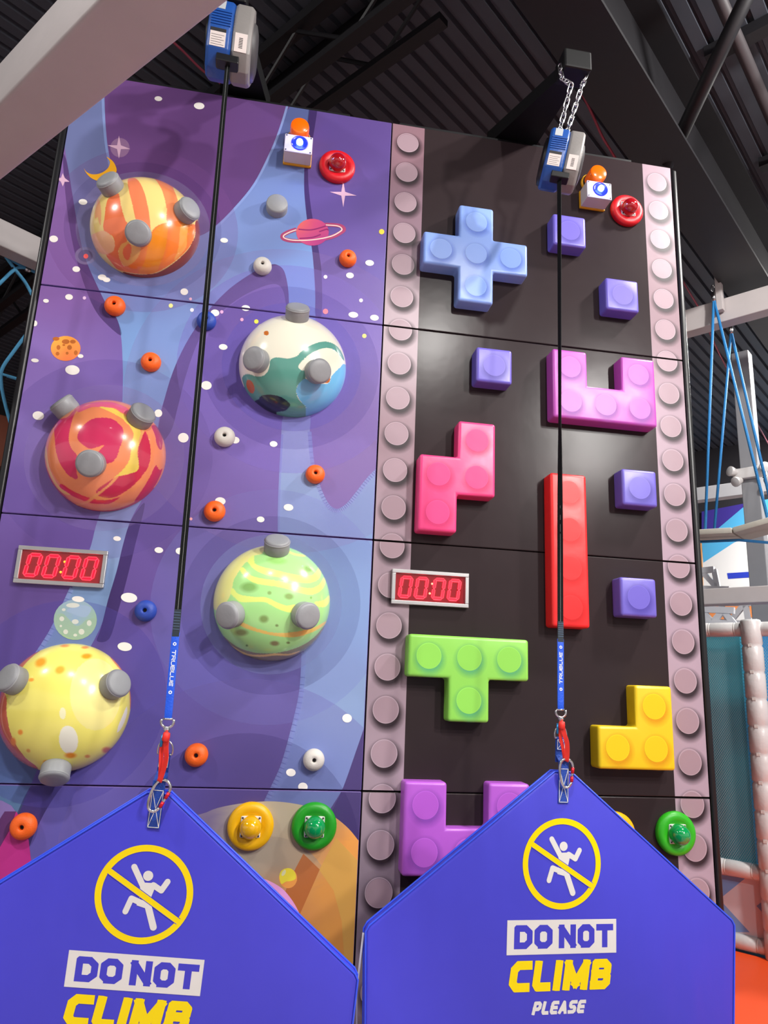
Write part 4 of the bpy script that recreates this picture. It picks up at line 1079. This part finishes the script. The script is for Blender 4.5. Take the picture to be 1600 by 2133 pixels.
    sb = MB(); sb.tube([s1 + Vector((-.012, .004, .004)), s1 + Vector((-.014, .004, -.035))], .0048, 8); sb.build('blue_gate', mat('blue_anodised', '#2a80b8', .3, metal=.6), sw, smooth=1)
    sling = thing('red_sling', labels[2], 'sling', tuple(s1), 'red slings')
    e1 = end + Vector((0, 0, .05)); dv = e1 - s1
    side = Vector((1, 0, 0)) * (.010 if which == 'L' else .008)
    m = MB(); pts = [s1 + Vector((.002, -.004, .004)), s1 + dv * .25 + side * .6 + Vector((0, -.008, 0)), s1 + dv * .5 + side * 1.2 + Vector((0, -.012, 0)), s1 + dv * .8 + side * .7 + Vector((0, -.012, 0)), e1 + Vector((0, -.01, 0)), e1 + Vector((0, .004, .004))]
    pts = [Vector(p) for p in catmull([tuple(p) for p in pts], 5, False)]
    ribbon(m, pts, [.017] * len(pts), [.15 + .9 * math.sin(PI * k / len(pts)) * .6 for k in range(len(pts))], .004); m.build('front_strand', REDSL, sling, smooth=40)
    m = MB(); pts = [s1 + Vector((-.003, .006, .004)), s1 + dv * .3 - side * .9 + Vector((0, .006, 0)), s1 + dv * .7 - side * .3 + Vector((0, .004, 0)), e1 + Vector((0, .006, 0))]
    pts = [Vector(p) for p in catmull([tuple(p) for p in pts], 5, False)]
    ribbon(m, pts, [.015] * len(pts), [-.5] * len(pts), .004); m.build('back_strand', REDSL, sling, smooth=40)
    m = MB(); m.lathe([(.0, .016), (.011, .013), (.013, 0), (.012, -.012), (.006, -.017), (0, -.017)], s1 + Vector((.001, -.004, -.002)), (.1, 0, 1), 14); m.build('knot', REDSL, sling, smooth=1)
    c = end
    cb_ = thing('carabiner', labels[3], 'carabiner', tuple(c), 'locking carabiners')
    lean = -.35 if which == 'L' else .0
    base = [(-.022, .040), (-.010, .054), (.008, .055), (.023, .044), (.028, .028)]
    base2 = [(.020, -.030), (.010, -.044), (-.004, -.047), (-.016, -.038), (-.024, -.015), (-.026, .015), (-.022, .040)]
    rot = lambda x, z: (x * math.cos(lean) + z * math.sin(-lean), -x * math.sin(-lean) + z * math.cos(lean))
    body = [(rot(x, z)) for x, z in catmull(base2[:-1] + base, 4, False)]
    m = MB(); m.tube([c + Vector((x, -.006, z)) for x, z in body], .005, 8); m.build('body', STEEL, cb_, smooth=1)
    ga, gb_ = rot(.028, .028), rot(.020, -.030)
    A, B = c + Vector((ga[0], -.006, ga[1])), c + Vector((gb_[0], -.006, gb_[1]))
    m = MB(); m.tube([A, B], .0045, 8); gt = m.build('gate', STEEL, cb_, smooth=1)
    for f0, f1 in ((.05, .42), (.62, .95)):
        m = MB(); m.tube([A + (B - A) * f0, A + (B - A) * f1], .0062, 10); m.build('red_lock_sleeve', mat('red_anodised', '#c8182c', .3, metal=.4), gt, smooth=1)
    return top
def tw_left(f): return .35 - .35 * f
def tw_right(f): return (1.05 + .45 * min(1, f / .58)) if f < .58 else 1.5 - 1.5 * ((f - .58) / .42) ** .9
topL = belay('L', (474, 138), -.76, (367, 1318), (350, 1497), -.985, ML, tw_left, ['black belay strap with blue sleeve in front of the space wall', 'steel swivel under the blue sleeve of the left strap', 'red sling between the left strap and the left barrier', 'steel carabiner with red gate on the left barrier'], False)
topR = belay('R', (1165, 376), -.75, (1166, 1331), (1168, 1478), -.84, MR, tw_right, ['twisted black belay strap with blue sleeve in front of the brick wall', 'steel swivel under the blue sleeve of the right strap', 'red sling between the right strap and the right barrier', 'steel carabiner with red gate on the right barrier'], True)

DEVB = mat('blue_casing', '#1e4f9e', .4, bump=.1, bscale=80)
DEVG = mat('grey_casing', '#85817f', .45, bump=.1, bscale=80)
def device(bottom, yaw, label, scale=1.0, lean=0.0):
    """auto belay: two half shells (blue, grey) of a thick eight-sided drum, axis across"""
    t = thing('belay_device', label, 'belay device', (0, 0, 0), 'auto belay devices')
    prof = [(.035, .0), (.095, .0), (.150, .05), (.172, .13), (.172, .225), (.150, .30), (.09, .36), (-.08, .36), (-.15, .32), (-.172, .26), (-.15, .17), (-.06, .07)]   # (toward camera, up)
    def shell(x0, x1, nm, m_, k=1.0):
        m = MB(); n = len(prof)
        cy, cz = 0, .18
        rows = [(x0, .94), (x0 + .012, k), (x1 - .012, k), (x1, .94)]
        vs = [(x, -(cy + (y - cy) * s), cz + (z - cz) * s) for x, s in rows for y, z in prof]
        fs = [(r * n + i, r * n + (i + 1) % n, (r + 1) * n + (i + 1) % n, (r + 1) * n + i) for r in range(3) for i in range(n)] + [tuple(range(n))[::-1], tuple(3 * n + i for i in range(n))]
        m.add(vs, fs); return m.build(nm, m_, t, bevel=.003, smooth=30)
    bl = shell(-.098, .006, 'blue_shell', DEVB); gr = shell(.006, .088, 'grey_shell', DEVG)
    m = MB(); m.lathe([(.125, 0), (.12, .012), (.09, .02), (0, .022)], (-.098, 0, .205), (-1, 0, 0), 28); m.build('side_cover', BLACKP, t, smooth=40)
    m = MB(); m.lathe([(.12, 0), (.11, .012), (.08, .02), (0, .022)], (.088, 0, .205), (1, 0, 0), 28); m.build('side_cover', mat('dark_grey_cover', '#4a484a', .5), t, smooth=40)
    for k in range(6):
        z = .145 + k * .014
        m = MB(); m.box((-.086, -.1755, z), (-.004, -.170, z + .005)); m.build('cooling_rib', DEVB, bl)
    def plate(x0, x1, f0, f1, a, b, nm, m_, off):
        """label on the facet between profile points a and b"""
        pa, pb = np.array(prof[a]), np.array(prof[b]); d = pb - pa; n = np.array([d[1], -d[0]]); n = n / np.linalg.norm(n)
        q0, q1 = pa + d * f0 + n * off, pa + d * f1 + n * off
        m = MB(); vs = [(x0, -q0[0], q0[1]), (x1, -q0[0], q0[1]), (x1, -q1[0], q1[1]), (x0, -q1[0], q1[1])]
        i0, i1 = pa + d * f0 - n * .001, pa + d * f1 - n * .001
        vs += [(x0, -i0[0], i0[1]), (x1, -i0[0], i0[1]), (x1, -i1[0], i1[1]), (x0, -i1[0], i1[1])]
        m.add(vs, [(0, 1, 2, 3), (7, 6, 5, 4), (0, 4, 5, 1), (1, 5, 6, 2), (2, 6, 7, 3), (3, 7, 4, 0)]); return m.build(nm, m_, t)
    WL_ = mat('white_label', '#e0d4d0', .5); BK_ = mat('label_ink', '#1c1a1e', .5)
    plate(-.083, -.018, .05, .95, 2, 3, 'data_label', WL_, .0015); plate(-.083, -.018, .80, .97, 2, 3, 'label_header', BK_, .002)
    for k in range(5): plate(-.078, -.024 - .01 * (k % 2), .14 + k * .12, .155 + k * .12, 2, 3, 'label_line', BK_, .002)
    plate(.020, .072, .0, .95, 2, 3, 'barcode_label', WL_, .0015)
    for k in range(7): plate(.038, .054, .2 + k * .08, .235 + k * .08, 2, 3, 'barcode_bar', BK_, .002)
    plate(-.075, -.035, .1, .95, 4, 5, 'inspection_label', mat('grey_label', '#b4b8bc', .5), .0015)
    m = MB(); m.box((-.050, -.142, .0), (.045, -.085, .036)); m.build('strap_guide', BLACKP, t, bevel=.004)
    for x in (-.05, -.01):
        m = MB(); m.box((x - .008, -.03, .33), (x + .008, .03, .405)); m.build('hanging_lug', DEVB, t, bevel=.004)
    for s_ in (-1, 1):
        m = MB(); m.tube([(-.055, s_ * .0 + .09, .33), (-.085, .11, .36), (-.1, .09, .40), (-.09, .05, .41)], .012, 8); 
    m.build('handle', BLACKP, t, smooth=1)
    # strap leaves through the guide: put that point over the strap top
    RM_ = Matrix.Rotation(lean, 4, 'Y') @ Matrix.Rotation(yaw, 4, 'Z') @ Matrix.Scale(scale, 4)
    t.matrix_world = Matrix.Translation(Vector(bottom) - RM_ @ Vector((0, -.115, 0))) @ RM_
    return t.matrix_world.copy()
DL = device(topL, .04, 'blue and grey belay device mounted high at the top left', 1.08, .02)
DRt = device(topR, -.20, 'blue and grey belay device hanging on chains before the brick wall', .92, .20)

# support arms reaching out over the wall tops
def arm(p_wall, p_tip, label):
    t = thing('support_arm', label, 'bracket', tuple(p_wall), 'black support arms')
    m = MB(); m.bar(p_wall, p_tip, .30, .09, w2=.09, h2=.07); m.build('tapered_arm', BLACKM, t)
    m = MB(); tp = Vector(p_tip); m.box((tp.x - .075, tp.y - .06, tp.z - .055), (tp.x + .075, tp.y + .07, tp.z + .06)); m.build('end_block', BLACKM, t, bevel=.01)
    m = MB(); pw = Vector(p_wall); m.box((pw.x - .17, pw.y - .02, 5.05), (pw.x + .17, pw.y + .12, 5.12)); m.build('foot_plate', BLACKM, t, bevel=.006)
tipR = Wp(1195, 142, -.68)
arm((tipR[0] - .06, .18, 5.14), tuple(tipR), 'black tapered arm holding the chains above the brick wall')
hl = DL @ Vector((-.03, 0, .40))
arm((hl.x + .03, .18, 5.14), (hl.x, hl.y, hl.z + .075), 'black tapered arm holding the left belay device above the space wall')
# the two hanging chains
def chain(pts, label):
    t = thing('hanging_chain', label, 'chain', tuple(pts[-1]), 'steel chains on the belay device')
    seg = []
    for a, b in zip(pts, pts[1:]):
        a, b = Vector(a), Vector(b); n = max(1, round((b - a).length / .036))
        seg += [(a + (b - a) * (k + .5) / n, (b - a).normalized(), (b - a).length / n) for k in range(n)]
    for i, (c, d, L) in enumerate(seg):
        s = d.cross(Vector((0, 1, 0))).normalized(); w = s if i % 2 else (s * .35 + d.cross(s) * .94)
        hl_, hw = L * .46, .0105
        loop = [c + d * (hl_ * math.copysign(1, math.cos(a)) + .0105 * math.cos(a)) + w * hw * math.sin(a) for a in np.linspace(0, 2 * PI, 18, endpoint=False)]
        m = MB(); m.tube(loop, .0042, 6, closed=True); m.build('link', STEEL, t, smooth=1)
lug = DRt @ Vector((-.05, 0, .40)); lug2 = DRt @ Vector((-.01, 0, .40))
yt = tipR[1]
chain([Vector((tipR[0] - .085, yt - .02, tipR[2] - .02)), Vector((tipR[0] - .08, yt - .03, tipR[2] - .11)), Vector((tipR[0] - .035, yt - .04, tipR[2] - .15)), lug], 'left steel chain between the arm and the hanging device')
chain([Vector((tipR[0] + .06, yt - .02, tipR[2] - .06)), Vector((tipR[0] + .025, yt - .04, tipR[2] - .14)), lug2], 'right steel chain between the arm and the hanging device')

# ------------------------------------------------------------------ white steel frame of the ropes course
WHITE = mat('white_painted_steel', '#bdb6b6', .45, bump=.05, bscale=30)
CASTW = mat('light_grey_steel', '#b9b9bd', .45)
z0 = 3.52
a, b = Zp(0, 378, z0), Zp(480, 0, z0); dirb = (b - a) / np.linalg.norm(b - a)
c0, c1 = Zp(0, 213, z0), Zp(206, 0, z0)
far, near = a - dirb * 2.4, b + dirb * 4.2
dn = (c1 - c0) / np.linalg.norm(c1 - c0)
pr_ = lambda p: c0 + dn * np.dot(p - c0, dn)
n_far, n_near = pr_(far), pr_(near)
t = thing('steel_beam', 'large white steel beam crossing the top left corner near the camera', 'beam', tuple((far + n_far) / 2 - np.array([0, 0, z0])))
hh = .21
m = MB(); m.add([far, near, n_near, n_far] + [p + np.array([0, 0, hh]) for p in (far, near, n_near, n_far)], [(3, 2, 1, 0), (4, 5, 6, 7), (0, 1, 5, 4), (1, 2, 6, 5), (2, 3, 7, 6), (3, 0, 4, 7)])
m.build('beam', WHITE, t, bevel=.012, seg=3, smooth=40)
for q in ((far + n_far) / 2, (near + n_near) / 2):
    m = MB(); m.bar((q[0], q[1], 0), (q[0], q[1], z0 + .01), .2, .2, up=(float(UU[0]), float(UU[1]), 0)); m.build('post', WHITE, t, bevel=.01)

# ------------------------------------------------------------------ play frame right of the wall (plane along VV)
E_ = -VV                                                # along the frame, toward the right and the camera
SILV = mat('silver_padding', '#d6d4d4', .32, metal=.1, bump=.35, bscale=14)
TIE = mat('pale_tie', '#d8d4d0', .5)
def on(s, z, d=0.0): return Q0 + E_ * s + UU * d + np.array([0, 0, z])
def sq(px, py, d=0.0):
    p = Qp(px, py, d); return float(np.dot(p - Q0 - UU * d, E_)), float(p[2])
fr = thing('play_structure', 'silver padded play frame with netting right of the climbing wall', 'play structure', tuple(on(0, 0)))
S0, S1 = -1.6, 1.5
zr_b, zr_m, zr_t = sq(1570, 1968)[1], sq(1550, 1812)[1], sq(1500, 1312)[1]
for nm, z, r in (('bottom_rail', max(zr_b, .06), .05), ('middle_rail', zr_m, .055), ('top_rail', zr_t, .055)):
    m = MB(); n = 17; pts, rs = [], []
    for k in range(n):
        for f, rr in ((0, .9), (.06, 1), (.94, 1)):
            pts.append(on(S0 + (S1 - S0) * (k + f) / n, z)); rs.append(r * rr)
    pts.append(on(S1, z)); rs.append(r)
    m.tube(pts, rs, 14); rl = m.build(nm, SILV, fr, smooth=1)
    for k in range(1, n):
        m = MB(); p = on(S0 + (S1 - S0) * k / n, z); m.tube([p - E_ * .004, p + E_ * .004], r * .97, 14); m.build('tie', TIE, rl, smooth=1)
sp = sq(1582, 1500)[0]
for nm, s_, d_, ztop in (('corner_post', sp, -.03, sq(1575, 1292)[1]), ('corner_post', sp + .16, .14, sq(1590, 1300, .14)[1] )):
    m = MB(); n = 12; pts, rs = [], []
    for k in range(n):
        for f, rr in ((0, .9), (.08, 1), (.92, 1)):
            pts.append(on(s_, ztop * (k + f) / n, d_)); rs.append(.072 * rr)
    pts.append(on(s_, ztop, d_)); rs.append(.066)
    m.tube(pts, rs, 14); ps = m.build(nm, SILV, fr, smooth=1)
    for k in range(1, n):
        m = MB(); p = on(s_, ztop * k / n, d_) - UU * .07; m.bar(p - E_ * .012, p + E_ * .012, .006, .02); m.build('tie', TIE, ps)
# chevron print panel between the lower rails
P = Print(1.1)
def fp(px, py): return sq(px, py, .01)
P.poly([(S0, zr_b), (S1, zr_b), (S1, zr_m), (S0, zr_m)], '#c4bcc4', 0)
for pl_ in ([(1490, 1820), (1552, 1830), (1505, 1868), (1480, 1885)], [(1480, 1860), (1507, 1882), (1562, 1942), (1480, 1940)], [(1610, 1862), (1576, 1887), (1610, 1925)]):
    P.poly([fp(*q) for q in pl_], '#6f93c8', 1)
V, Fc, C = [], [], []
for lev, a, T in P.t:
    n0 = len(V)
    for q in clip_tri(T, S0, S1, zr_b, zr_m):
        V.append(on(q[0], q[1], .01 - .001 * lev)); C.append(q[2:])
    if len(V) > n0: Fc.append(tuple(range(n0, len(V))))
colored_mesh('chevron_panel', V, Fc, C, PRINT, fr)
# net sheet: fine mesh, woven pattern in the material
def net_mat():
    m = bpy.data.materials.new('fine_net'); m.use_nodes = True; nt = m.node_tree; b = nt.nodes['Principled BSDF']
    b.inputs['Base Color'].default_value = (.30, .42, .46, 1); b.inputs['Roughness'].default_value = .6
    tc = nt.nodes.new('ShaderNodeTexCoord'); out = None
    fac = []
    for rot in (.6, -.6):
        mp = nt.nodes.new('ShaderNodeMapping'); mp.inputs['Rotation'].default_value = (0, rot, 0); nt.links.new(tc.outputs['UV'], mp.inputs['Vector'])
        mp.inputs['Rotation'].default_value = (0, 0, rot)
        wv = nt.nodes.new('ShaderNodeTexWave'); wv.inputs['Scale'].default_value = 24; nt.links.new(mp.outputs[0], wv.inputs['Vector'])
        g = nt.nodes.new('ShaderNodeMath'); g.operation = 'GREATER_THAN'; g.inputs[1].default_value = .94; nt.links.new(wv.outputs['Fac'], g.inputs[0]); fac.append(g)
    mx = nt.nodes.new('ShaderNodeMath'); mx.operation = 'MAXIMUM'; nt.links.new(fac[0].outputs[0], mx.inputs[0]); nt.links.new(fac[1].outputs[0], mx.inputs[1])
    nt.links.new(mx.outputs[0], b.inputs['Alpha']); return m
NET = net_mat()
m = MB(); m.add([on(S0, zr_m, 0), on(S1, zr_m, 0), on(S1, zr_t, 0), on(S0, zr_t, 0)], [(0, 1, 2, 3)])
no = m.build('net', NET, fr)
uvl = no.data.uv_layers.new(name='UVMap')
for l, q in zip(uvl.data, [(0, 0), (S1 - S0, 0), (S1 - S0, zr_t - zr_m), (0, zr_t - zr_m)]): l.uv = q
# teal panel behind the net
tq = [sq(*q, .25) for q in ((1440, 1318), (1540, 1322), (1576, 1800), (1470, 1796))]
m = MB(); A = [on(s_, z, .25) for s_, z in ((tq[0][0] - .6, tq[0][1]), tq[1], tq[2], (tq[3][0] - .6, tq[2][1]))]
m.add(A + [p + UU * .06 for p in A], [(0, 1, 2, 3), (7, 6, 5, 4), (0, 4, 5, 1), (1, 5, 6, 2), (2, 6, 7, 3), (3, 7, 4, 0)])
m.add([on(tq[3][0] - .6, 0, .26), on(tq[2][0] - .02, 0, .26), on(tq[2][0] - .02, tq[2][1] + .02, .26), on(tq[3][0] - .6, tq[2][1] + .02, .26)], [(0, 1, 2, 3)])
tag(m.build('teal_mat', mat('teal_vinyl', '#2f8ea0', .45)), 'teal padded panel standing behind the netting', 'panel')
# bright blue slide behind
m = MB(); A = [on(s_, z, .9) for s_, z in [(sq(1500, 1330, .9)[0], zr_t + .1), (1.8, zr_t + .1), (1.9, 0), (sq(1560, 1830, .9)[0] - .2, 0)]]
m.add(A + [p + UU * .08 for p in A], [(0, 1, 2, 3), (7, 6, 5, 4), (0, 4, 5, 1), (1, 5, 6, 2), (2, 6, 7, 3), (3, 7, 4, 0)])
tag(m.build('blue_slide', mat('cyan_plastic', '#2a9be0', .3)), 'bright blue plastic slide wall behind the teal panel', 'slide')
for i, (px, py, c, nm) in enumerate([(1584, 1750, '#f0cc10', 'yellow'), (1590, 1738, '#f0cc10', 'yellow'), (1592, 1765, '#f0cc10', 'yellow'), (1580, 1785, '#2030a8', 'blue'), (1592, 1783, '#2030a8', 'blue')]):
    p = Qp(px, py, .45); m = MB(); n = 8
    m.lathe([(0, -.035)] + [(.035 * math.sin(PI * k / n), -.035 * math.cos(PI * k / n)) for k in range(1, n)] + [(0, .035)], p, (0, 0, 1), 14)
    lb = ['yellow plastic ball in the middle of the pile behind the net', 'yellow plastic ball topmost in the pile behind the net', 'yellow plastic ball lowest of the yellow ones behind the net', 'dark blue plastic ball behind the net next to the teal panel', 'dark blue plastic ball behind the net next to the padded post'][i]
    tag(m.build('play_ball', mat('ball_' + nm, c, .35), smooth=1), lb, 'ball', 'balls behind the net')
m = MB(); p0 = Qp(1588, 1800, .45); p0 = p0 + E_ * .12; m.bar((p0[0], p0[1], 0), (p0[0], p0[1], p0[2]), .24, .24, up=tuple(UU))
tag(m.build('ball_tray', mat('cyan_plastic', '#2a9be0', .3)), 'low blue tray carrying the balls behind the net', 'tray')

# ------------------------------------------------------------------ ropes course steel and hanging steps at the right
def vbeam(name, label, px0, px1, d, hpx, mt, ext=(0, 0), depth=.16, cat='beam'):
    """beam along VV whose top edge runs through two pixels"""
    s0, z0_ = sq(*px0, d); s1, z1_ = sq(*px1, d)
    zt = (z0_ + z1_) / 2
    zb = sq((px0[0] + px1[0]) / 2, (px0[1] + px1[1]) / 2 + hpx, d)[1]
    m = MB(); m.bar(on(s0 - ext[0], (zt + zb) / 2, d + depth / 2), on(s1 + ext[1], (zt + zb) / 2, d + depth / 2), depth, abs(zt - zb))
    return tag(m.build(name, mt, bevel=.008), label, cat), zt, zb
D1 = 1.3
bt, bz, bb = vbeam('steel_beam', 'white steel beam at right carrying the blue hanging ropes', (1425, 642), (1600, 598), D1, 48, WHITE, (1.6, 1.5))
ln = MB()
# rope bracket
pb_ = Qp(1490, 600, D1 - .06)
rope_m = mat('blue_rope', '#2f8ad0', .6, bump=.6, bscale=120)
hang = []
for i, (top, downs, lb) in enumerate([((1487, 622), [(1469, 1108), (1604, 1100)], 'nearer blue rope pair hanging from the white beam bracket'), ((1523, 690), [(1488, 1108), (1604, 1040)], 'farther blue rope pair hanging under the white beam')]):
    dd = D1 - .08 + i * .45
    t = thing('hanging_rope', lb, 'rope', tuple(Qp(*downs[0], dd)), 'blue ropes at right')
    pt_ = Qp(*top, dd)
    for q in downs:
        e = Qp(*q, dd); m = MB(); m.tube([pt_, e], .014, 8); m.build('strand', rope_m, t, smooth=1)
    m = MB(); m.tube([pt_ + np.array([0, 0, .07]), pt_ - np.array([0, 0, .03])], .02, 10); m.build('ferrule', STEEL, t, smooth=1)
    m = MB(); m.tube([pt_ + np.array([.02 * math.cos(a), 0, .11 + .045 * math.sin(a)]) for a in np.linspace(0, 2 * PI, 12, endpoint=False)], .007, 6, closed=True); m.build('shackle', STEEL, t, smooth=1)
    hang.append(dd)
q0, q1 = Qp(1484, 575, D1 - .05), Qp(1500, 625, D1 - .05)
m = MB(); m.bar((q1[0], q1[1], bz - .16), (q1[0], q1[1], q0[2]), .07, .06, up=tuple(E_)); m.tube([(q1[0], q1[1], q0[2] - .02), (q1[0], q1[1], q0[2] + .08)], .012, 8)
tag(m.build('beam_bracket', WHITE, bevel=.004), 'white bracket with bolt on the beam above the blue ropes', 'bracket')
# stepping beams of the suspended walkway
STEP = mat('worn_white_step', '#b4b0a6', .6, bump=.3, bscale=20)
for i, (a_, b_, lb) in enumerate([((1440, 1118), (1538, 1113), 'left suspended white step with blue ropes'), ((1540, 1113), (1640, 1085), 'right suspended white step slanting up')]):
    pa_, pb2 = Qp(*a_, hang[0]), Qp(*b_, hang[0])
    m = MB(); m.bar(pa_, pb2, .42, .055); tag(m.build('rope_step', STEP, bevel=.012, smooth=40), lb, 'step', 'suspended steps')
m = MB(); m.tube([Qp(1450, 1129, hang[0] - .05), Qp(1540, 1125, hang[0] - .05), Qp(1620, 1132, hang[0] - .05)], .013, 8)
tag(m.build('guy_rope', rope_m, smooth=1), 'thin blue rope stretched under the suspended steps', 'rope')
# steel column with emergency light
D2 = 2.4
sc_, zt_ = sq(1527, 742, D2); s2_, _ = sq(1563, 742, D2)
m = MB(); pc = on((sc_ + s2_) / 2, 0, D2); wd = s2_ - sc_
m.bar(pc, pc + np.array([0, 0, zt_]), wd, wd * .9, up=tuple(UU))
tag(m.build('steel_column', mat('grey_column', '#8a8a8e', .5), bevel=.008), 'grey steel column behind the blue ropes', 'column')
el_c = Qp(1562, 985, D2 - wd * .6)
t = thing('emergency_light', 'white emergency light with lamp heads on the steel column', 'emergency light', tuple(el_c))
EW = mat('white_plastic', '#d6d2d0', .4)
m = MB(); m.bar(el_c - E_ * .17, el_c + E_ * .17, .08, .12); m.build('housing', EW, t, bevel=.015, smooth=40)
for px, py in ((1528, 983), (1590, 975), (1538, 1002), (1600, 1000)):
    hc = Qp(px, py, D2 - wd * .6 - .05); ax = (hc - el_c); ax = ax / np.linalg.norm(ax) * .6 - UU * .6
    m = MB(); m.lathe([(0, -.04), (.035, -.035), (.055, .03), (.055, .05), (.045, .055), (0, .056)], hc, ax, 16); m.build('lamp_head', EW, t, smooth=40)
vbeam('steel_beam', 'pale steel beam behind the ropes at mid height', (1440, 1012), (1600, 1000), 4.5, 28, CASTW, (2, 3))
vbeam('steel_beam', 'white steel beam just above the padded frame', (1455, 1224), (1610, 1222), 1.0, 34, WHITE, (1.2, 1.5), cat='beam')
# white lattice bridges
LAT = mat('white_lattice', '#d8d8dc', .45)
def lattice(label, tl, tr, br, bl, d, n, flip=0):
    t = thing('lattice_bridge', label, 'lattice', tuple(Qp(*bl, d)), 'white lattices')
    P4 = [Qp(*q, d) for q in (tl, tr, br, bl)]
    m = MB(); m.bar(P4[0], P4[1], .06, .07); m.build('top_rail', LAT, t)
    m = MB(); m.bar(P4[3], P4[2], .06, .07); m.build('bottom_rail', LAT, t)
    for k in range(n):
        f0, f1 = k / n, (k + 1) / n
        a = P4[0] + (P4[1] - P4[0]) * (f0 if (k + flip) % 2 else f1); b = P4[3] + (P4[2] - P4[3]) * (f1 if (k + flip) % 2 else f0)
        m = MB(); m.bar(a, b, .05, .06); m.build('diagonal', LAT, t)
lattice('white lattice rising at left behind the white beam', (1448, 1190), (1488, 1186), (1520, 1228), (1450, 1226), 3.2, 3)
lattice('long white lattice between the white beam and the padded rail', (1440, 1268), (1530, 1272), (1530, 1300), (1440, 1296), 2.4, 4)
lattice('white lattice zigzag left of the steel column behind', (1500, 1256), (1580, 1256), (1560, 1300), (1500, 1296), 3.4, 3, 1)
# distant colour-block mural on the far wall
P = Print(1.6); DM = float(np.dot(np.array(uv(AF, 0, 0)) - Q0, UU)) - .03
def fm(px, py): return sq(px, py, DM)
x0m = fm(1380, 1066)[0]
for lev, pts, c in [(0, [(1462, 1066), (2200, 934), (2200, 1560), (1462, 1440)], '#c8ccd6'), (1, [(1462, 1066), (1560, 1047), (1462, 1130)], '#3a2f80'), (1, [(1560, 1047), (2200, 934), (2200, 980), (1640, 1090), (1530, 1130), (1466, 1172), (1462, 1130)], '#4a9ad8'),
                    (1, [(1400, 1120), (1462, 1120), (1466, 1230), (1400, 1230)], '#ee8a50'), (1, [(1515, 1194), (1562, 1191), (1562, 1203), (1517, 1206)], '#2838a0'), (1, [(1400, 1255), (1570, 1258), (1570, 1290), (1545, 1265), (1520, 1295), (1400, 1290)], '#e87a48'), (1, [(1400, 1240), (1462, 1240), (1462, 1260), (1400, 1260)], '#c8c8dc')]:
    P.poly([fm(*q) for q in pts], c, lev)
V, Fc, C = [], [], []
for lev, a, T in P.t:
    n0 = len(V)
    for q in T: V.append(on(q[0], q[1], DM - .004 * (lev + 1))); C.append(q[2:])
    Fc.append(tuple(range(n0, n0 + 3)))
mo = colored_mesh('mural', V, Fc, C, PRINT, wall_back)

# ------------------------------------------------------------------ left of the wall: beam, ropes, far brown panel
OL = np.array([-2.75, 1.5, 0.0])
def Lp(px, py, d=0.0):
    return Qp(px, py, d, -VV, OL)
a0, a1 = Lp(0, 463), Lp(86, 508); b0, b1 = Lp(0, 520), Lp(82, 560)
zt, zb = (a0[2] + a1[2]) / 2, (b0[2] + b1[2]) / 2
mid = (a0 + a1) / 2; mid[2] = (zt + zb) / 2
m = MB(); m.bar(mid - UU * 2.5, mid + UU * 2.2, .14, abs(zt - zb)); tag(m.build('steel_beam', WHITE, bevel=.008), 'white steel beam left of the purple wall', 'beam')
m = MB(); q = mid - UU * 2.4; m.bar((q[0], q[1], 0), (q[0], q[1], zb + .02), .16, .16); tag(m.build('steel_column', WHITE), 'white column under the left beam', 'column')
t = thing('rope_net', 'knotted blue rope net left of the purple wall', 'rope net', tuple(Lp(10, 760, -.1)))
for pts in ([(-20, 610), (5, 585), (30, 562), (52, 558), (90, 575)], [(12, 535), (32, 562), (55, 592), (80, 640), (110, 690)], [(12, 535), (48, 555), (60, 560)], [(100, 640), (60, 690), (30, 730), (6, 765), (2, 790), (8, 830), (25, 895), (40, 960)], [(4, 780), (45, 792), (90, 806)]):
    m = MB(); m.tube(catmull([tuple(Lp(*p, -.1)) for p in pts], 4, False), .013, 8); m.build('rope', mat('light_blue_rope', '#58aede', .6, bump=.5, bscale=120), t, smooth=1)
for px, py in ((32, 562), (3, 782)):
    m = MB(); c = Lp(px, py, -.11); m.tube([c - UU * .03, c + UU * .03], .02, 8); m.build('knot_clamp', BLACKP, t)
for px, py in ((7, 530), (57, 562)):
    m = MB(); c = Lp(px, py, -.1); dd_ = Lp(px + 10, py + 4, -.1) - c; m.tube([c - dd_ * .5, c + dd_ * .6], .018, 8); m.build('ferrule', STEEL, t, smooth=1)
m = MB(); A = [Qp(*q, 0, VV, np.array(uv(0, 9.0, 0))) for q in ((-60, 850), (60, 930), (60, 1010), (-60, 960))]
zA = [p[2] for p in A]
m.bar(np.array([A[0][0], A[0][1], (zA[0] + zA[3]) / 2]) - UU * 4, np.array([A[1][0], A[1][1], (zA[0] + zA[3]) / 2]) + UU * 3, .2, zA[0] - zA[3])
tag(m.build('brown_fascia', mat('rust_brown_panel', '#8a4a34', .6), bevel=.01), 'rust brown boarded fascia far left behind the ropes', 'panel')
